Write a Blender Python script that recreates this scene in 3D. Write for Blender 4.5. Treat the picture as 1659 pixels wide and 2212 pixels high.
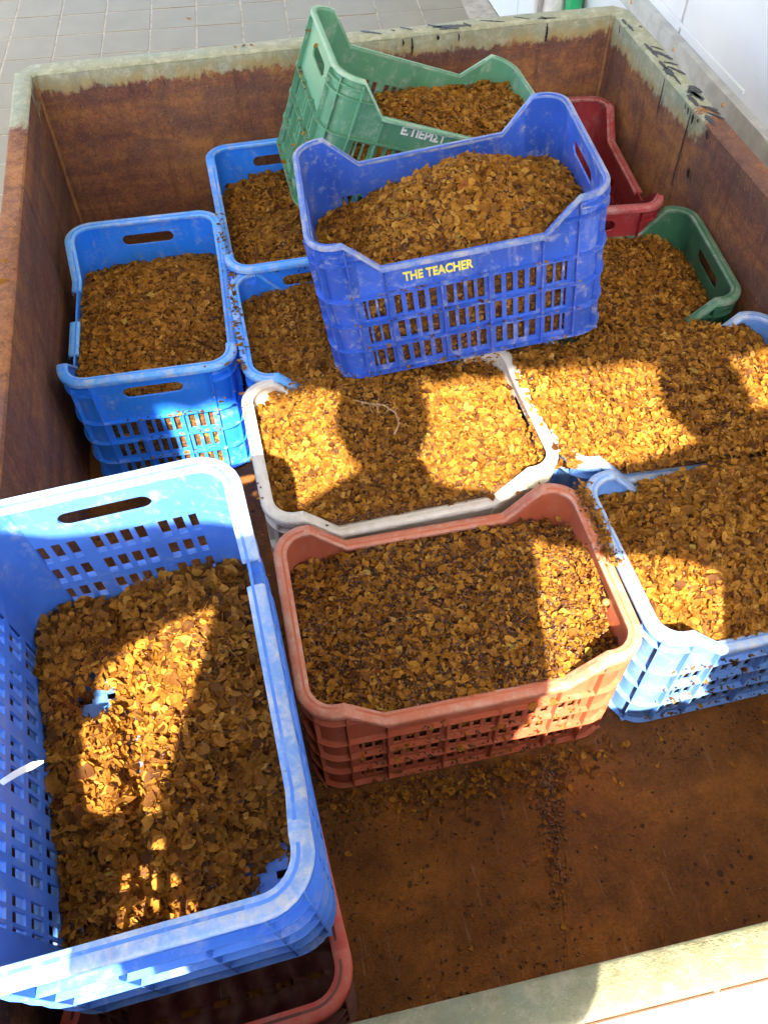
import bpy, bmesh, math, random
import numpy as np
from mathutils import Matrix, Vector, Euler

for o in list(bpy.data.objects):
    bpy.data.objects.remove(o)
SC = bpy.context.scene
COL = SC.collection
rad = math.radians
RNG = np.random.default_rng(11)
random.seed(5)

# ------------------------------------------------------------------ camera
cam_d = bpy.data.cameras.new('camera')
cam = bpy.data.objects.new('camera', cam_d)
COL.objects.link(cam)
cam.matrix_world = (Matrix.Translation((-.3752, -.9313, 1.4448)) @ Matrix.Rotation(-.1992, 4, 'Z')
                    @ Matrix.Rotation(.647, 4, 'X') @ Matrix.Rotation(-.0113, 4, 'Z'))
cam_d.sensor_fit = 'VERTICAL'
cam_d.sensor_height = 24
cam_d.lens = 1844 / 2212 * 24
cam_d.clip_start = .02
cam_d.clip_end = 300
SC.camera = cam

# ------------------------------------------------------------------ sky and sun
SUN = Vector((.0748, .338, -.393)).normalized()          # direction the light travels
elev = math.asin(-SUN.z)
azim = math.atan2(-SUN.x, -SUN.y)
w = bpy.data.worlds.new('World')
SC.world = w
w.use_nodes = True
nt = w.node_tree
nt.nodes.clear()
sky = nt.nodes.new('ShaderNodeTexSky')
sky.sky_type = 'NISHITA'
sky.sun_disc = False
sky.sun_elevation = elev
sky.sun_rotation = azim
sky.air_density = 1.0
sky.dust_density = 2.5
bg = nt.nodes.new('ShaderNodeBackground')
bg.inputs[1].default_value = .15
wo = nt.nodes.new('ShaderNodeOutputWorld')
nt.links.new(sky.outputs[0], bg.inputs[0])
nt.links.new(bg.outputs[0], wo.inputs[0])
sl = bpy.data.lights.new('sun', 'SUN')
sl.energy = 5.0
sl.angle = rad(.53)
sl.color = (1, .85, .61)
so = bpy.data.objects.new('sun', sl)
so.rotation_euler = SUN.to_track_quat('-Z', 'Y').to_euler()
so.location = (0, -3, 5)
COL.objects.link(so)
SC.view_settings.view_transform = 'Standard'
SC.view_settings.look = 'None'
SC.view_settings.gamma = 1
SC.view_settings.use_curve_mapping = False
SC.view_settings.exposure = 2.5
SC.cycles.use_denoising = True
SC.cycles.max_bounces = 8
SC.cycles.diffuse_bounces = 4
SC.cycles.sample_clamp_indirect = 8


# ------------------------------------------------------------------ helpers
def mesh_obj(name, verts, faces, mat=None, parent=None, smooth=None):
    me = bpy.data.meshes.new(name)
    me.from_pydata([tuple(v) for v in verts], [], faces)
    me.update()
    if smooth is not None:
        me.polygons.foreach_set('use_smooth', [True] * len(me.polygons))
        if smooth < 180:
            me.set_sharp_from_angle(angle=rad(smooth))
    o = bpy.data.objects.new(name, me)
    COL.objects.link(o)
    if mat:
        me.materials.append(mat)
    if parent:
        o.parent = parent
    return o


def tag(o, label=None, cat=None, group=None, kind=None):
    for k, v in (('label', label), ('category', cat), ('group', group), ('kind', kind)):
        if v:
            o[k] = v
    return o


def empty(name, loc=(0, 0, 0), rot=None):
    o = bpy.data.objects.new(name, None)
    o.empty_display_size = .1
    o.location = loc
    if rot:
        o.rotation_euler = rot
    COL.objects.link(o)
    return o


class MB:
    """collects shapes into one mesh"""
    def __init__(s):
        s.v = []
        s.f = []

    def add(s, v, f):
        n = len(s.v)
        s.v += [tuple(q) for q in v]
        s.f += [tuple(i + n for i in q) for q in f]
        return s

    def box(s, a, b, bev=0):
        x0, y0, z0 = a
        x1, y1, z1 = b
        if bev <= 0:
            return s.add([(x0, y0, z0), (x1, y0, z0), (x1, y1, z0), (x0, y1, z0), (x0, y0, z1), (x1, y0, z1), (x1, y1, z1), (x0, y1, z1)],
                         [(3, 2, 1, 0), (4, 5, 6, 7), (0, 1, 5, 4), (1, 2, 6, 5), (2, 3, 7, 6), (3, 0, 4, 7)])
        bm = bmesh.new()
        bmesh.ops.create_cube(bm, size=1)
        for v in bm.verts:
            v.co = ((x0 + x1) / 2 + v.co.x * (x1 - x0), (y0 + y1) / 2 + v.co.y * (y1 - y0), (z0 + z1) / 2 + v.co.z * (z1 - z0))
        bmesh.ops.bevel(bm, geom=bm.edges[:], offset=bev, segments=2, affect='EDGES')
        bm.verts.index_update()
        s.add([v.co for v in bm.verts], [[v.index for v in f.verts] for f in bm.faces])
        bm.free()
        return s

    def tube(s, pts, r, n=8, cap=True):
        pts = [Vector(p) for p in pts]
        rs = r if isinstance(r, (list, tuple)) else [r] * len(pts)
        V = []
        up = Vector((0, 0, 1))
        for i, p in enumerate(pts):
            t = (pts[min(i + 1, len(pts) - 1)] - pts[max(i - 1, 0)]).normalized()
            u = t.cross(up if abs(t.z) < .95 else Vector((1, 0, 0))).normalized()
            q = t.cross(u)
            for k in range(n):
                a = 2 * math.pi * k / n
                V.append(p + u * math.cos(a) * rs[i] + q * math.sin(a) * rs[i])
        F = []
        for i in range(len(pts) - 1):
            for k in range(n):
                F.append((i * n + k, i * n + (k + 1) % n, (i + 1) * n + (k + 1) % n, (i + 1) * n + k))
        if cap:
            F.append(tuple(range(n - 1, -1, -1)))
            F.append(tuple((len(pts) - 1) * n + k for k in range(n)))
        return s.add(V, F)

    def lathe(s, prof, n=24, c=(0, 0, 0)):
        V = []
        for r, z in prof:
            for k in range(n):
                a = 2 * math.pi * k / n
                V.append((c[0] + r * math.cos(a), c[1] + r * math.sin(a), c[2] + z))
        F = []
        for i in range(len(prof) - 1):
            for k in range(n):
                F.append((i * n + k, i * n + (k + 1) % n, (i + 1) * n + (k + 1) % n, (i + 1) * n + k))
        F.append(tuple((len(prof) - 1) * n + k for k in range(n)))
        return s.add(V, F)

    def build(s, name, mat=None, parent=None, smooth=None):
        return mesh_obj(name, s.v, s.f, mat, parent, smooth)


# ------------------------------------------------------------------ materials
class NT:
    def __init__(s, name):
        s.m = bpy.data.materials.new(name)
        s.m.use_nodes = True
        s.t = s.m.node_tree
        s.t.nodes.clear()
        s.out = s.n('ShaderNodeOutputMaterial')

    def n(s, typ, **kw):
        nd = s.t.nodes.new(typ)
        for k, v in kw.items():
            setattr(nd, k, v)
        return nd

    def put(s, sock, val):
        if isinstance(val, bpy.types.NodeSocket):
            s.t.links.new(val, sock)
        elif val is not None:
            if isinstance(val, (tuple, list)) and len(val) == 3 and sock.type == 'RGBA':
                val = (*val, 1)
            sock.default_value = val

    def math(s, op, a, b=None, c=None, clamp=False):
        nd = s.n('ShaderNodeMath', operation=op, use_clamp=clamp)
        for i, q in enumerate((a, b, c)):
            if q is not None:
                s.put(nd.inputs[i], q)
        return nd.outputs[0]

    def mix(s, f, a, b, blend='MIX'):
        nd = s.n('ShaderNodeMix', data_type='RGBA', blend_type=blend)
        s.put(nd.inputs[0], f)
        s.put(nd.inputs[6], a)
        s.put(nd.inputs[7], b)
        return nd.outputs[2]

    def noise(s, vec, scale, detail=3, rough=.55, dist=0):
        nd = s.n('ShaderNodeTexNoise')
        s.put(nd.inputs['Vector'], vec)
        nd.inputs['Scale'].default_value = scale
        nd.inputs['Detail'].default_value = detail
        nd.inputs['Roughness'].default_value = rough
        nd.inputs['Distortion'].default_value = dist
        return nd.outputs[0]

    def ramp(s, f, stops, interp='LINEAR'):
        nd = s.n('ShaderNodeValToRGB')
        nd.color_ramp.interpolation = interp
        e = nd.color_ramp.elements
        while len(e) < len(stops):
            e.new(.5)
        for q, (p, c) in zip(e, stops):
            q.position = p
            q.color = (*c, 1) if len(c) == 3 else c
        s.put(nd.inputs[0], f)
        return nd.outputs[0]

    def step(s, f, lo, hi):
        nd = s.n('ShaderNodeMapRange', interpolation_type='SMOOTHSTEP')
        s.put(nd.inputs[0], f)
        s.put(nd.inputs[1], lo)
        s.put(nd.inputs[2], hi)
        return nd.outputs[0]

    def vec(s, v, scale=(1, 1, 1), loc=(0, 0, 0)):
        nd = s.n('ShaderNodeMapping')
        s.put(nd.inputs[0], v)
        nd.inputs['Scale'].default_value = scale
        s.put(nd.inputs['Location'], loc)
        return nd.outputs[0]

    def pos(s):
        return s.n('ShaderNodeNewGeometry').outputs['Position']

    def obj(s):
        return s.n('ShaderNodeTexCoord').outputs['Object']

    def bump(s, h, strength, dist):
        nd = s.n('ShaderNodeBump')
        nd.inputs['Strength'].default_value = strength
        nd.inputs['Distance'].default_value = dist
        s.put(nd.inputs['Height'], h)
        return nd.outputs[0]

    def bsdf(s, col, rough=.5, metal=0, spec=.5, bump=None):
        b = s.n('ShaderNodeBsdfPrincipled')
        s.put(b.inputs['Base Color'], col)
        s.put(b.inputs['Roughness'], rough)
        s.put(b.inputs['Metallic'], metal)
        s.put(b.inputs['Specular IOR Level'], spec)
        if bump is not None:
            s.put(b.inputs['Normal'], bump)
        return b.outputs[0]

    def done(s, sh):
        s.t.links.new(sh, s.out.inputs[0])
        return s.m


def flat_mat(name, col, rough=.5, metal=0, var=.08, scale=12):
    t = NT(name)
    n = t.noise(t.obj(), scale, 4)
    c = t.mix(t.step(n, .3, .7), tuple(x * (1 - var) for x in col), tuple(min(1, x * (1 + var)) for x in col))
    return t.done(t.bsdf(c, rough, metal, bump=t.bump(t.noise(t.obj(), scale * 12, 3), .1, .002)))


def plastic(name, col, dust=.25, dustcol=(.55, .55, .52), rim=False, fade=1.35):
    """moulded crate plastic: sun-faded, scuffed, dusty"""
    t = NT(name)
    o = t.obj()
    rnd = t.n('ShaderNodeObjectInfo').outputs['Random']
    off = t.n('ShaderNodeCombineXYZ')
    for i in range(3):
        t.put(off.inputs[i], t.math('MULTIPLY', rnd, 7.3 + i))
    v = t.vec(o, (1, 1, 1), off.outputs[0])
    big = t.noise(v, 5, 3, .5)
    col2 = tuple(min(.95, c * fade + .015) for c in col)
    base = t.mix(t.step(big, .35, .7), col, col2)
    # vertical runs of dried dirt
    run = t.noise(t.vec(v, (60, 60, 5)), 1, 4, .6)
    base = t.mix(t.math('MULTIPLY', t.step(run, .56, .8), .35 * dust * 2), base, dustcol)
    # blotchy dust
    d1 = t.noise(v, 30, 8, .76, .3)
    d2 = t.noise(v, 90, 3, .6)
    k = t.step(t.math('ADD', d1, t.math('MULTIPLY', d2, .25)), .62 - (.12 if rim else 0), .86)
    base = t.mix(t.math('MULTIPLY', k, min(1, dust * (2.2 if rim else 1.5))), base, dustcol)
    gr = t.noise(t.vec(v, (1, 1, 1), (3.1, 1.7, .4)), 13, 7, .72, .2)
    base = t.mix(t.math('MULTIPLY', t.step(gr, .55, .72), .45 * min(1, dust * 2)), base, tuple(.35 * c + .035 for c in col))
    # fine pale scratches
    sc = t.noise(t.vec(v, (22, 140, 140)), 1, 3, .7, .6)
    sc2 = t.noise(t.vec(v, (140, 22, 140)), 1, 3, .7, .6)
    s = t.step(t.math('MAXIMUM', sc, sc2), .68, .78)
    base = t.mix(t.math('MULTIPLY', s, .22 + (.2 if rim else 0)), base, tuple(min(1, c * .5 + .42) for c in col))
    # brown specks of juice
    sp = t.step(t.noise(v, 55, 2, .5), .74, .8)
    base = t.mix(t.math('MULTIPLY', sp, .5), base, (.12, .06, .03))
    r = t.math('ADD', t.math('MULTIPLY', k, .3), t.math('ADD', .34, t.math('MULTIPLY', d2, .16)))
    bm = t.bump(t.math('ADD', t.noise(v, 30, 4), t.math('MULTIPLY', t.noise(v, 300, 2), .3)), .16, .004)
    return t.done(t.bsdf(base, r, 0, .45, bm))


def rust(name, axis, paint=None, floor=False, warm=.5, keep=None, dimmed=1.):
    """rusted steel sheet; paint=(z of the ragged lower edge); keep=(axis, edge, soft): painted only beyond that place"""
    t = NT(name)
    p = t.pos()
    sep = t.n('ShaderNodeSeparateXYZ')
    t.put(sep.inputs[0], p)
    X, Y, Z = sep.outputs
    st = {'x': (9, 1, 3), 'y': (1, 9, 3), 'z': (1, 1, 1)}[axis]
    a = t.noise(p, 4.5, 5, .6, .3)
    b = t.noise(p, 34, 6, .7)
    c = t.noise(p, 150, 5, .75)
    f = t.math('ADD', t.math('MULTIPLY', a, .36 if not floor else .5), t.math('ADD', t.math('MULTIPLY', b, .32 if not floor else .25), t.math('MULTIPLY', c, .32 if not floor else .25)))
    f = t.math('ADD', f, (warm - .5) * .35)
    if floor:
        colr = t.ramp(f, [(.3, (.030, .011, .004)), (.42, (.085, .032, .009)), (.53, (.175, .068, .014)), (.63, (.29, .115, .022)), (.8, (.36, .16, .04))])
    else:
        # tide marks: bands at different heights
        band = t.noise(t.vec(p, (.9, .9, 15)), 1, 4, .6, .5)
        f = t.math('ADD', f, t.math('MULTIPLY', t.math('SUBTRACT', band, .5), .42))
        colr = t.ramp(f, [(.26, (.075, .030, .023)), (.42, (.165, .070, .052)), (.50, (.255, .107, .055)), (.59, (.39, .168, .060)), (.8, (.50, .25, .085))])
    if floor:
        vo = t.n('ShaderNodeTexVoronoi', feature='F1')
        t.put(vo.inputs['Vector'], t.n('ShaderNodeVectorMath', operation='ADD').outputs[0])
        vv = t.t.nodes[-1]
        t.put(vv.inputs[0], p)
        t.put(vv.inputs[1], t.vec(t.n('ShaderNodeTexNoise').outputs[1], (.02, .02, .02)))
        vo.inputs['Scale'].default_value = 42
        d_ = t.math('ADD', vo.outputs['Distance'], t.math('MULTIPLY', t.noise(p, 11, 3), .9))
        spot = t.step(d_, .56, .50)
        colr = t.mix(t.math('MULTIPLY', spot, .8), colr, (.020, .008, .005))
    if not floor:
        blo = t.step(t.noise(t.vec(p, (1, 1, 1.6), (2.2, .7, 1.3)), 5.5, 6, .68, .6), .44, .60)
        colr = t.mix(t.math('MULTIPLY', blo, .62), colr, (.135, .075, .062))
    spk = t.step(t.noise(p, 210, 3, .6), .60, .70)
    stk = t.step(t.noise(t.vec(p, (34, 34, 2.2) if not floor else (5, 5, 1)), 1, 4, .6, .3), .50, .72)
    colr = t.mix(t.math('MULTIPLY', stk, .42), colr, (.070, .028, .020) if not floor else (.040, .014, .006))
    colr = t.mix(t.math('MULTIPLY', spk, .75), colr, (.055, .022, .016))
    spl = t.step(t.noise(p, 130, 4, .75), .60, .68)
    colr = t.mix(t.math('MULTIPLY', spl, .6 if not floor else .25), colr, (.50, .24, .08))
    # pale scratches
    rv = t.n('ShaderNodeVectorRotate', rotation_type='X_AXIS')
    t.put(rv.inputs['Vector'], p)
    rv.inputs['Angle'].default_value = .45
    sc = t.step(t.noise(t.vec(rv.outputs[0], (240, 240, 9) if not floor else (150, 12, 1)), 1, 3, .6, .3), .63, .72)
    colr = t.mix(t.math('MULTIPLY', sc, .42 if not floor else .2), colr, (.46, .32, .26))
    rough = .78
    if paint is not None:
        streak = t.noise(t.vec(p, (26, 26, 4)), 1, 5, .65, .5)
        fine = t.noise(p, 60, 4, .65)
        edge = t.math('ADD', t.math('MULTIPLY', t.math('SUBTRACT', streak, .5), .07), t.math('MULTIPLY', t.math('SUBTRACT', fine, .5), .03))
        h = t.math('SUBTRACT', t.math('ADD', Z, edge), paint)
        m = t.math('MULTIPLY', t.step(h, -.010, .014), t.step(t.math('ADD', h, t.math('MULTIPLY', t.noise(p, 75, 5, .75), .05)), .022, .034))
        if keep:
            ax, ke, soft = keep
            q = t.math('ADD', {'x': X, 'y': Y}[ax], t.math('MULTIPLY', t.math('SUBTRACT', t.noise(p, 14, 5, .7, .5), .5), .3))
            m = t.math('MULTIPLY', m, t.step(q, ke - soft, ke + soft))
        oc = t.step(h, .045, .0)
        pc = t.mix(t.step(t.noise(p, 38, 5, .7), .42, .66), (.33, .335, .215), (.47, .46, .33))
        pc = t.mix(t.math('MULTIPLY', t.step(t.noise(p, 18, 3), .5, .7), .6), pc, (.26, .32, .25))
        pc = t.mix(t.math('MULTIPLY', oc, t.math('MULTIPLY', t.step(t.noise(p, 16, 4, .6), .3, .6), .85)), pc, (.42, .28, .09))
        chip = t.step(t.noise(p, 120, 4, .7), .66, .72)
        pc = t.mix(t.math('MULTIPLY', chip, .55), pc, (.66, .66, .58))
        dirt = t.step(t.noise(t.vec(p, (30, 30, 3)), 1, 3, .6), .58, .72)
        pc = t.mix(t.math('MULTIPLY', dirt, .45), pc, (.24, .22, .16))
        if dimmed < 1:  # darkens the paint colour to hold down glare in direct sun
            pc = t.mix(1, pc, (dimmed, dimmed, dimmed * .96), 'MULTIPLY')
        colr = t.mix(m, colr, pc)
        rough = t.math('SUBTRACT', .8, t.math('MULTIPLY', m, .3))
    if floor:
        rough = t.math('ADD', .38, t.math('MULTIPLY', t.noise(p, 9, 4), .4))
    bm = t.bump(t.math('ADD', t.math('MULTIPLY', c, 1.2), t.math('MULTIPLY', b, 1.5)), .7, .004)
    return t.done(t.bsdf(colr, rough, 0, .25, bm))


def husk_mat(name, dark=0., sat=1.):
    t = NT(name)
    at = t.n('ShaderNodeAttribute', attribute_name='tint').outputs['Fac']
    k = 1 - dark
    st = [(0, (.040, .018, .010)), (.14, (.105, .050, .017)), (.3, (.245, .118, .022)), (.5, (.43, .208, .028)), (.72, (.57, .305, .045)),
          (.88, (.64, .40, .09)), (.95, (.44, .38, .08)), (1, (.38, .10, .03))]
    c = t.ramp(at, [(a, tuple(x * k for x in b)) for a, b in st])
    c = t.mix(t.math('MULTIPLY', t.step(t.noise(t.pos(), 22, 4, .6), .42, .68), .42), c, t.mix(.5, c, (.20, .075, .018)))
    n = t.noise(t.pos(), 260, 3, .6)
    c = t.mix(t.step(n, .35, .75), c, t.mix(.55, c, (.12, .05, .02)))
    d = t.bsdf(c, .62, 0, .16, t.bump(t.noise(t.pos(), 330, 3), .5, .0015))
    tr = t.n('ShaderNodeBsdfTranslucent')
    t.put(tr.inputs[0], t.mix(.5, c, (.78, .31, .02)))
    mx = t.n('ShaderNodeMixShader')
    mx.inputs[0].default_value = .42
    t.t.links.new(d, mx.inputs[1])
    t.t.links.new(tr.outputs[0], mx.inputs[2])
    return t.done(mx.outputs[0])


M = {}
M['husk'] = husk_mat('dried_husk')
t = NT('seed')
M['seed'] = t.done(t.bsdf(t.ramp(t.n('ShaderNodeAttribute', attribute_name='tint').outputs['Fac'],
                                 [(0, (.028, .012, .010)), (.6, (.085, .034, .020)), (1, (.22, .11, .045))]), .32, 0, .5))
t = NT('husk_bed')
M['bed'] = t.done(t.bsdf(t.ramp(t.noise(t.pos(), 150, 5, .7), [(.3, (.03, .014, .008)), (.55, (.13, .06, .022)), (.75, (.30, .155, .05))]), .8, 0, .2,
                         t.bump(t.noise(t.pos(), 190, 4), .8, .006)))

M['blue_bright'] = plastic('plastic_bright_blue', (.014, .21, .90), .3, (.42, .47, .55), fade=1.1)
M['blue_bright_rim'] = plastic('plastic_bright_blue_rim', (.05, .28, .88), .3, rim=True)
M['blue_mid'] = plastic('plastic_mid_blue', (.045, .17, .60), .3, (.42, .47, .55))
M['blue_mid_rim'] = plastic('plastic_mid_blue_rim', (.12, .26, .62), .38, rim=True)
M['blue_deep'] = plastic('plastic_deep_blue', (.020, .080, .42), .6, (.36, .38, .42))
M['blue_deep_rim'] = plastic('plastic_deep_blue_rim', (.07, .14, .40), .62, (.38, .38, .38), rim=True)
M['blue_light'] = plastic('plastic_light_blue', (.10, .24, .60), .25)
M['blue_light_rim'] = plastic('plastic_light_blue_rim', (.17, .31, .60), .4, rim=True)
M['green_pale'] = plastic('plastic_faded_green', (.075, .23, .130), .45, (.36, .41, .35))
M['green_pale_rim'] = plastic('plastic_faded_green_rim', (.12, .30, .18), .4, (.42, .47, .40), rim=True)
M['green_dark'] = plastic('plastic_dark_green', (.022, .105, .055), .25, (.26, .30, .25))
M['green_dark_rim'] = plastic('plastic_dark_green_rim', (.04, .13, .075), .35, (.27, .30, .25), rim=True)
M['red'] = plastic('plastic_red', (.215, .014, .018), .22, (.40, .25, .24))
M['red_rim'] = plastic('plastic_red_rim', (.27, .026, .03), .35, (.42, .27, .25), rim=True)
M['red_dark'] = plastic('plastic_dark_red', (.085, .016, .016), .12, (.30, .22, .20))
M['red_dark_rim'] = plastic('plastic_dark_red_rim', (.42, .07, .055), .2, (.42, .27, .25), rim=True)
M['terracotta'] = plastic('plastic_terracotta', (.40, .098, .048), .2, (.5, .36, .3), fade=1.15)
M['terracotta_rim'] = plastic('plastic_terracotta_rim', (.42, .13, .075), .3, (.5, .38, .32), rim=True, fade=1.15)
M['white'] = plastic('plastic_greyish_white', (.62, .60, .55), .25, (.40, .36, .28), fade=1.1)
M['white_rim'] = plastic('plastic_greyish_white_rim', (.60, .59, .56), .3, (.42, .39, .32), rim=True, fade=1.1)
M['ink_yellow'] = flat_mat('ink_yellow', (.72, .66, .10), .55)
M['ink_white'] = flat_mat('ink_white', (.78, .78, .76), .55)
M['ink_shadow'] = flat_mat('ink_dark', (.03, .05, .05), .55)
M['black_paint'] = flat_mat('black_paint', (.012, .012, .014), .35, var=.3, scale=60)
M['steel'] = flat_mat('galvanised_rail', (.46, .46, .44), .45, .35, .2, 20)
M['rail'] = flat_mat('rail_paint', (.50, .50, .47), .5, .0, .15, 20)
M['weld'] = flat_mat('weld_bead', (.50, .30, .15), .8, 0, .4, 60)

# ------------------------------------------------------------------ the setting: tiled floors, wall, roof
ZG = -.30
GRID_A = rad(-4)
GO = Vector((-.577, 3.236))
PITCH = .205


def tile_mat(name, c1, c2, c3):
    t = NT(name)
    rnd = t.n('ShaderNodeObjectInfo').outputs['Random']
    p = t.pos()
    b = t.mix(t.step(t.noise(p, 7, 4, .6), .3, .7), c1, c2)
    b = t.mix(t.math('MULTIPLY', rnd, .5), b, c3)
    b = t.mix(t.math('MULTIPLY', t.step(t.noise(p, 28, 6, .7), .56, .76), .35), b, (.24, .20, .15))
    b = t.mix(t.math('MULTIPLY', t.step(t.noise(p, 160, 2), .7, .76), .4), b, (.12, .09, .06))
    return t.done(t.bsdf(b, .5, 0, .4, t.bump(t.noise(p, 60, 4), .12, .003)))


M['tile'] = tile_mat('floor_tile', (.258, .212, .125), (.293, .243, .145), (.238, .198, .120))
t = NT('grout')
M['grout'] = t.done(t.bsdf(t.ramp(t.noise(t.pos(), 25, 5, .7), [(.35, (.33, .28, .20)), (.6, (.50, .43, .32)), (.8, (.56, .48, .36))]), .85, 0, .2))

# far ground sheet with a tile pattern that goes on beyond the separate tiles
t = NT('yard_paving')
p = t.vec(t.pos(), (1, 1, 1))
rot = t.n('ShaderNodeVectorRotate', rotation_type='Z_AXIS')
t.put(rot.inputs['Vector'], p)
rot.inputs['Center'].default_value = (GO.x, GO.y, 0)
rot.inputs['Angle'].default_value = -GRID_A
br = t.n('ShaderNodeTexBrick', offset=0, squash=1)
t.put(br.inputs['Vector'], t.vec(rot.outputs[0], (1, 1, 1), (-GO.x + 20 * PITCH, -GO.y + 20 * PITCH, 0)))
br.inputs['Scale'].default_value = 1
br.inputs['Mortar Size'].default_value = .004
br.inputs['Brick Width'].default_value = PITCH
br.inputs['Row Height'].default_value = PITCH
br.inputs['Color1'].default_value = (.268, .22, .13, 1)
br.inputs['Color2'].default_value = (.29, .238, .142, 1)
br.inputs['Mortar'].default_value = (.58, .55, .5, 1)
M['yard'] = t.done(t.bsdf(br.outputs[0], .55, 0, .35))
g = MB().add([(-60, -60, ZG - .008), (60, -60, ZG - .008), (60, 80, ZG - .008), (-60, 80, ZG - .008)], [(0, 1, 2, 3)]).build('ground', M['yard'])
tag(g, kind='structure')
gf = MB().box((-2.45, -.835, ZG - .006), (.979, 5.2, ZG - .0007)).build('tiled_floor', M['grout'])
tag(gf, kind='structure')


def tile_mesh(pw, ph):
    h = .0035
    b = MB().box((-pw / 2, -ph / 2, -.006), (pw / 2, ph / 2, .001), .0016)
    me = bpy.data.meshes.new('tile')
    me.from_pydata(b.v, [], b.f)
    me.materials.append(M['tile'])
    return me


TM = tile_mesh(PITCH - .0065, PITCH - .0065)
ca, sa = math.cos(GRID_A), math.sin(GRID_A)
nt_ = 0
for j in range(-20, 8):
    for i in range(-6, 10):
        lx, ly = (i + .5) * PITCH, (j + .5) * PITCH
        x, y = GO.x + ca * lx - sa * ly, GO.y + sa * lx + ca * ly
        if x > .86 or y > 4.7:
            continue
        if x > -.86 and y < 1.45:
            continue
        if x < -1.78 or y < -.70:
            continue
        o = bpy.data.objects.new('tile', TM)
        o.location = (x, y, ZG + random.uniform(-.0006, .0006))
        o.rotation_euler = (random.gauss(0, .0015), random.gauss(0, .0015), GRID_A)
        COL.objects.link(o)
        o.parent = gf
        nt_ += 1

# raised tiled landing in front of the tub
ZP = .08
TY = -.826
lf = MB().box((-3.2, -3.6, ZG), (.979, TY - .012, ZP - .004)).build('landing', M['grout'])
tag(lf, kind='structure')
t = NT('landing_tile')
p = t.pos()
b_ = t.mix(t.step(t.noise(p, 8, 4, .6), .3, .7), (.34, .28, .21), (.38, .32, .25))
b_ = t.mix(t.math('MULTIPLY', t.step(t.noise(p, 200, 3), .52, .66), .3), b_, (.46, .40, .33))
M['tile2'] = t.done(t.bsdf(b_, .5, 0, .4, t.bump(t.noise(p, 120, 3), .1, .002)))
b = MB().box((-.16, -.16, -.006), (.16, .16, .001), .0016)
TM2 = bpy.data.meshes.new('tile')
TM2.from_pydata(b.v, [], b.f)
TM2.materials.append(M['tile2'])
for i in range(-7, 4):
    for j in range(0, 7):
        o = bpy.data.objects.new('tile', TM2)
        o.location = (.112 + (i + .5) * .326, TY - .014 - .165 - j * .326, ZP)
        if o.location.x > .82:
            continue
        COL.objects.link(o)
        o.parent = lf

# white panel wall on the right
t = NT('white_panel')
p = t.pos()
c_ = t.mix(t.step(t.noise(p, 3, 4, .6), .3, .75), (.76, .78, .80), (.82, .84, .85))
c_ = t.mix(t.math('MULTIPLY', t.step(t.noise(t.vec(p, (1, 9, 40)), 1, 5, .7, .8), .64, .74), .25), c_, (.55, .57, .58))
M['panel'] = t.done(t.bsdf(c_, .38, 0, .45, t.bump(t.noise(p, 9, 3), .05, .004)))
wr = empty('panel_wall', (.98, 0, ZG))
tag(wr, 'smooth white insulated panel wall with a grey rail, beside the rusty tub', 'wall')
for k, y0 in enumerate((-1.30, .06, 1.42, 2.78, 4.14)):
    MB().box((0, y0 + .003, 0), (.08, y0 + 1.357, 3.1), .003).build('panel', M['panel'], wr)
y0, y1 = -1.3, 5.5
r_ = MB().box((-.026, y0, .556), (-.001, y1, .560)).box((-.026, y0, .560), (-.022, y1, .606)).box((-.026, y0, .606), (-.001, y1, .610)).build('rail', M['rail'], wr)
for k in range(12):
    y = .1 + .32 * k
    MB().lathe([(.006, 0), (.006, .002), (.003, .004)], 8).build('bolt', M['weld'], r_).matrix_local = Matrix.Translation((-.026, y, .584)) @ Matrix.Rotation(-math.pi / 2, 4, 'Y')
MB().box((-.007, 1.02, .628), (-.001, y1, .640), .002).build('trim_strip', M['panel'], wr)

# open canopy roof that shades the tub from the sun behind the viewer
rz = 2.75
ya = lambda x: -1.957 - .0905 * (x + .086)
rf = empty('canopy_roof', (-1, 2, rz))
tag(rf, 'white corrugated canopy roof high over the tub', 'roof')
M['roofw'] = flat_mat('roof_sheet', (.78, .78, .76), .5)
V, F = [], []
xs = np.linspace(-2.3, 1.1, 69)
for k, x in enumerate(xs):
    z = .02 * (k % 2)
    for yy in (ya(x), 4.2):
        V.append((x + 1, yy - 2, z))
for k in range(len(xs) - 1):
    F.append((2 * k, 2 * k + 2, 2 * k + 3, 2 * k + 1))
nV = len(V)
V += [(a, b, c + .012) for a, b, c in V]
F += [tuple(i + nV for i in reversed(f)) for f in F]
mesh_obj('roof_sheet', V, F, M['roofw'], rf)
for yy in (-1.6, .6, 2.2, 4.0):
    MB().box((-1.3, yy - 2, -.10), (2.09, yy - 1.94, -.002)).build('beam', M['steel'], rf)
MB().box((-1.29, -1.75 - 2, ZG - rz), (-.10, -1.55 - 2, -.002)).build('added_sun_block', M['roofw'], rf)  # added out of view to keep the sun off the left side of the tub
for xx, yy in ((-2.25, 1.1), (-2.25, 4.1)):
    MB().box((xx + 1 - .04, yy - 2 - .04, ZG - rz), (xx + 1 + .04, yy - 2 + .04, -.002)).build('post', M['steel'], rf)

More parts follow.
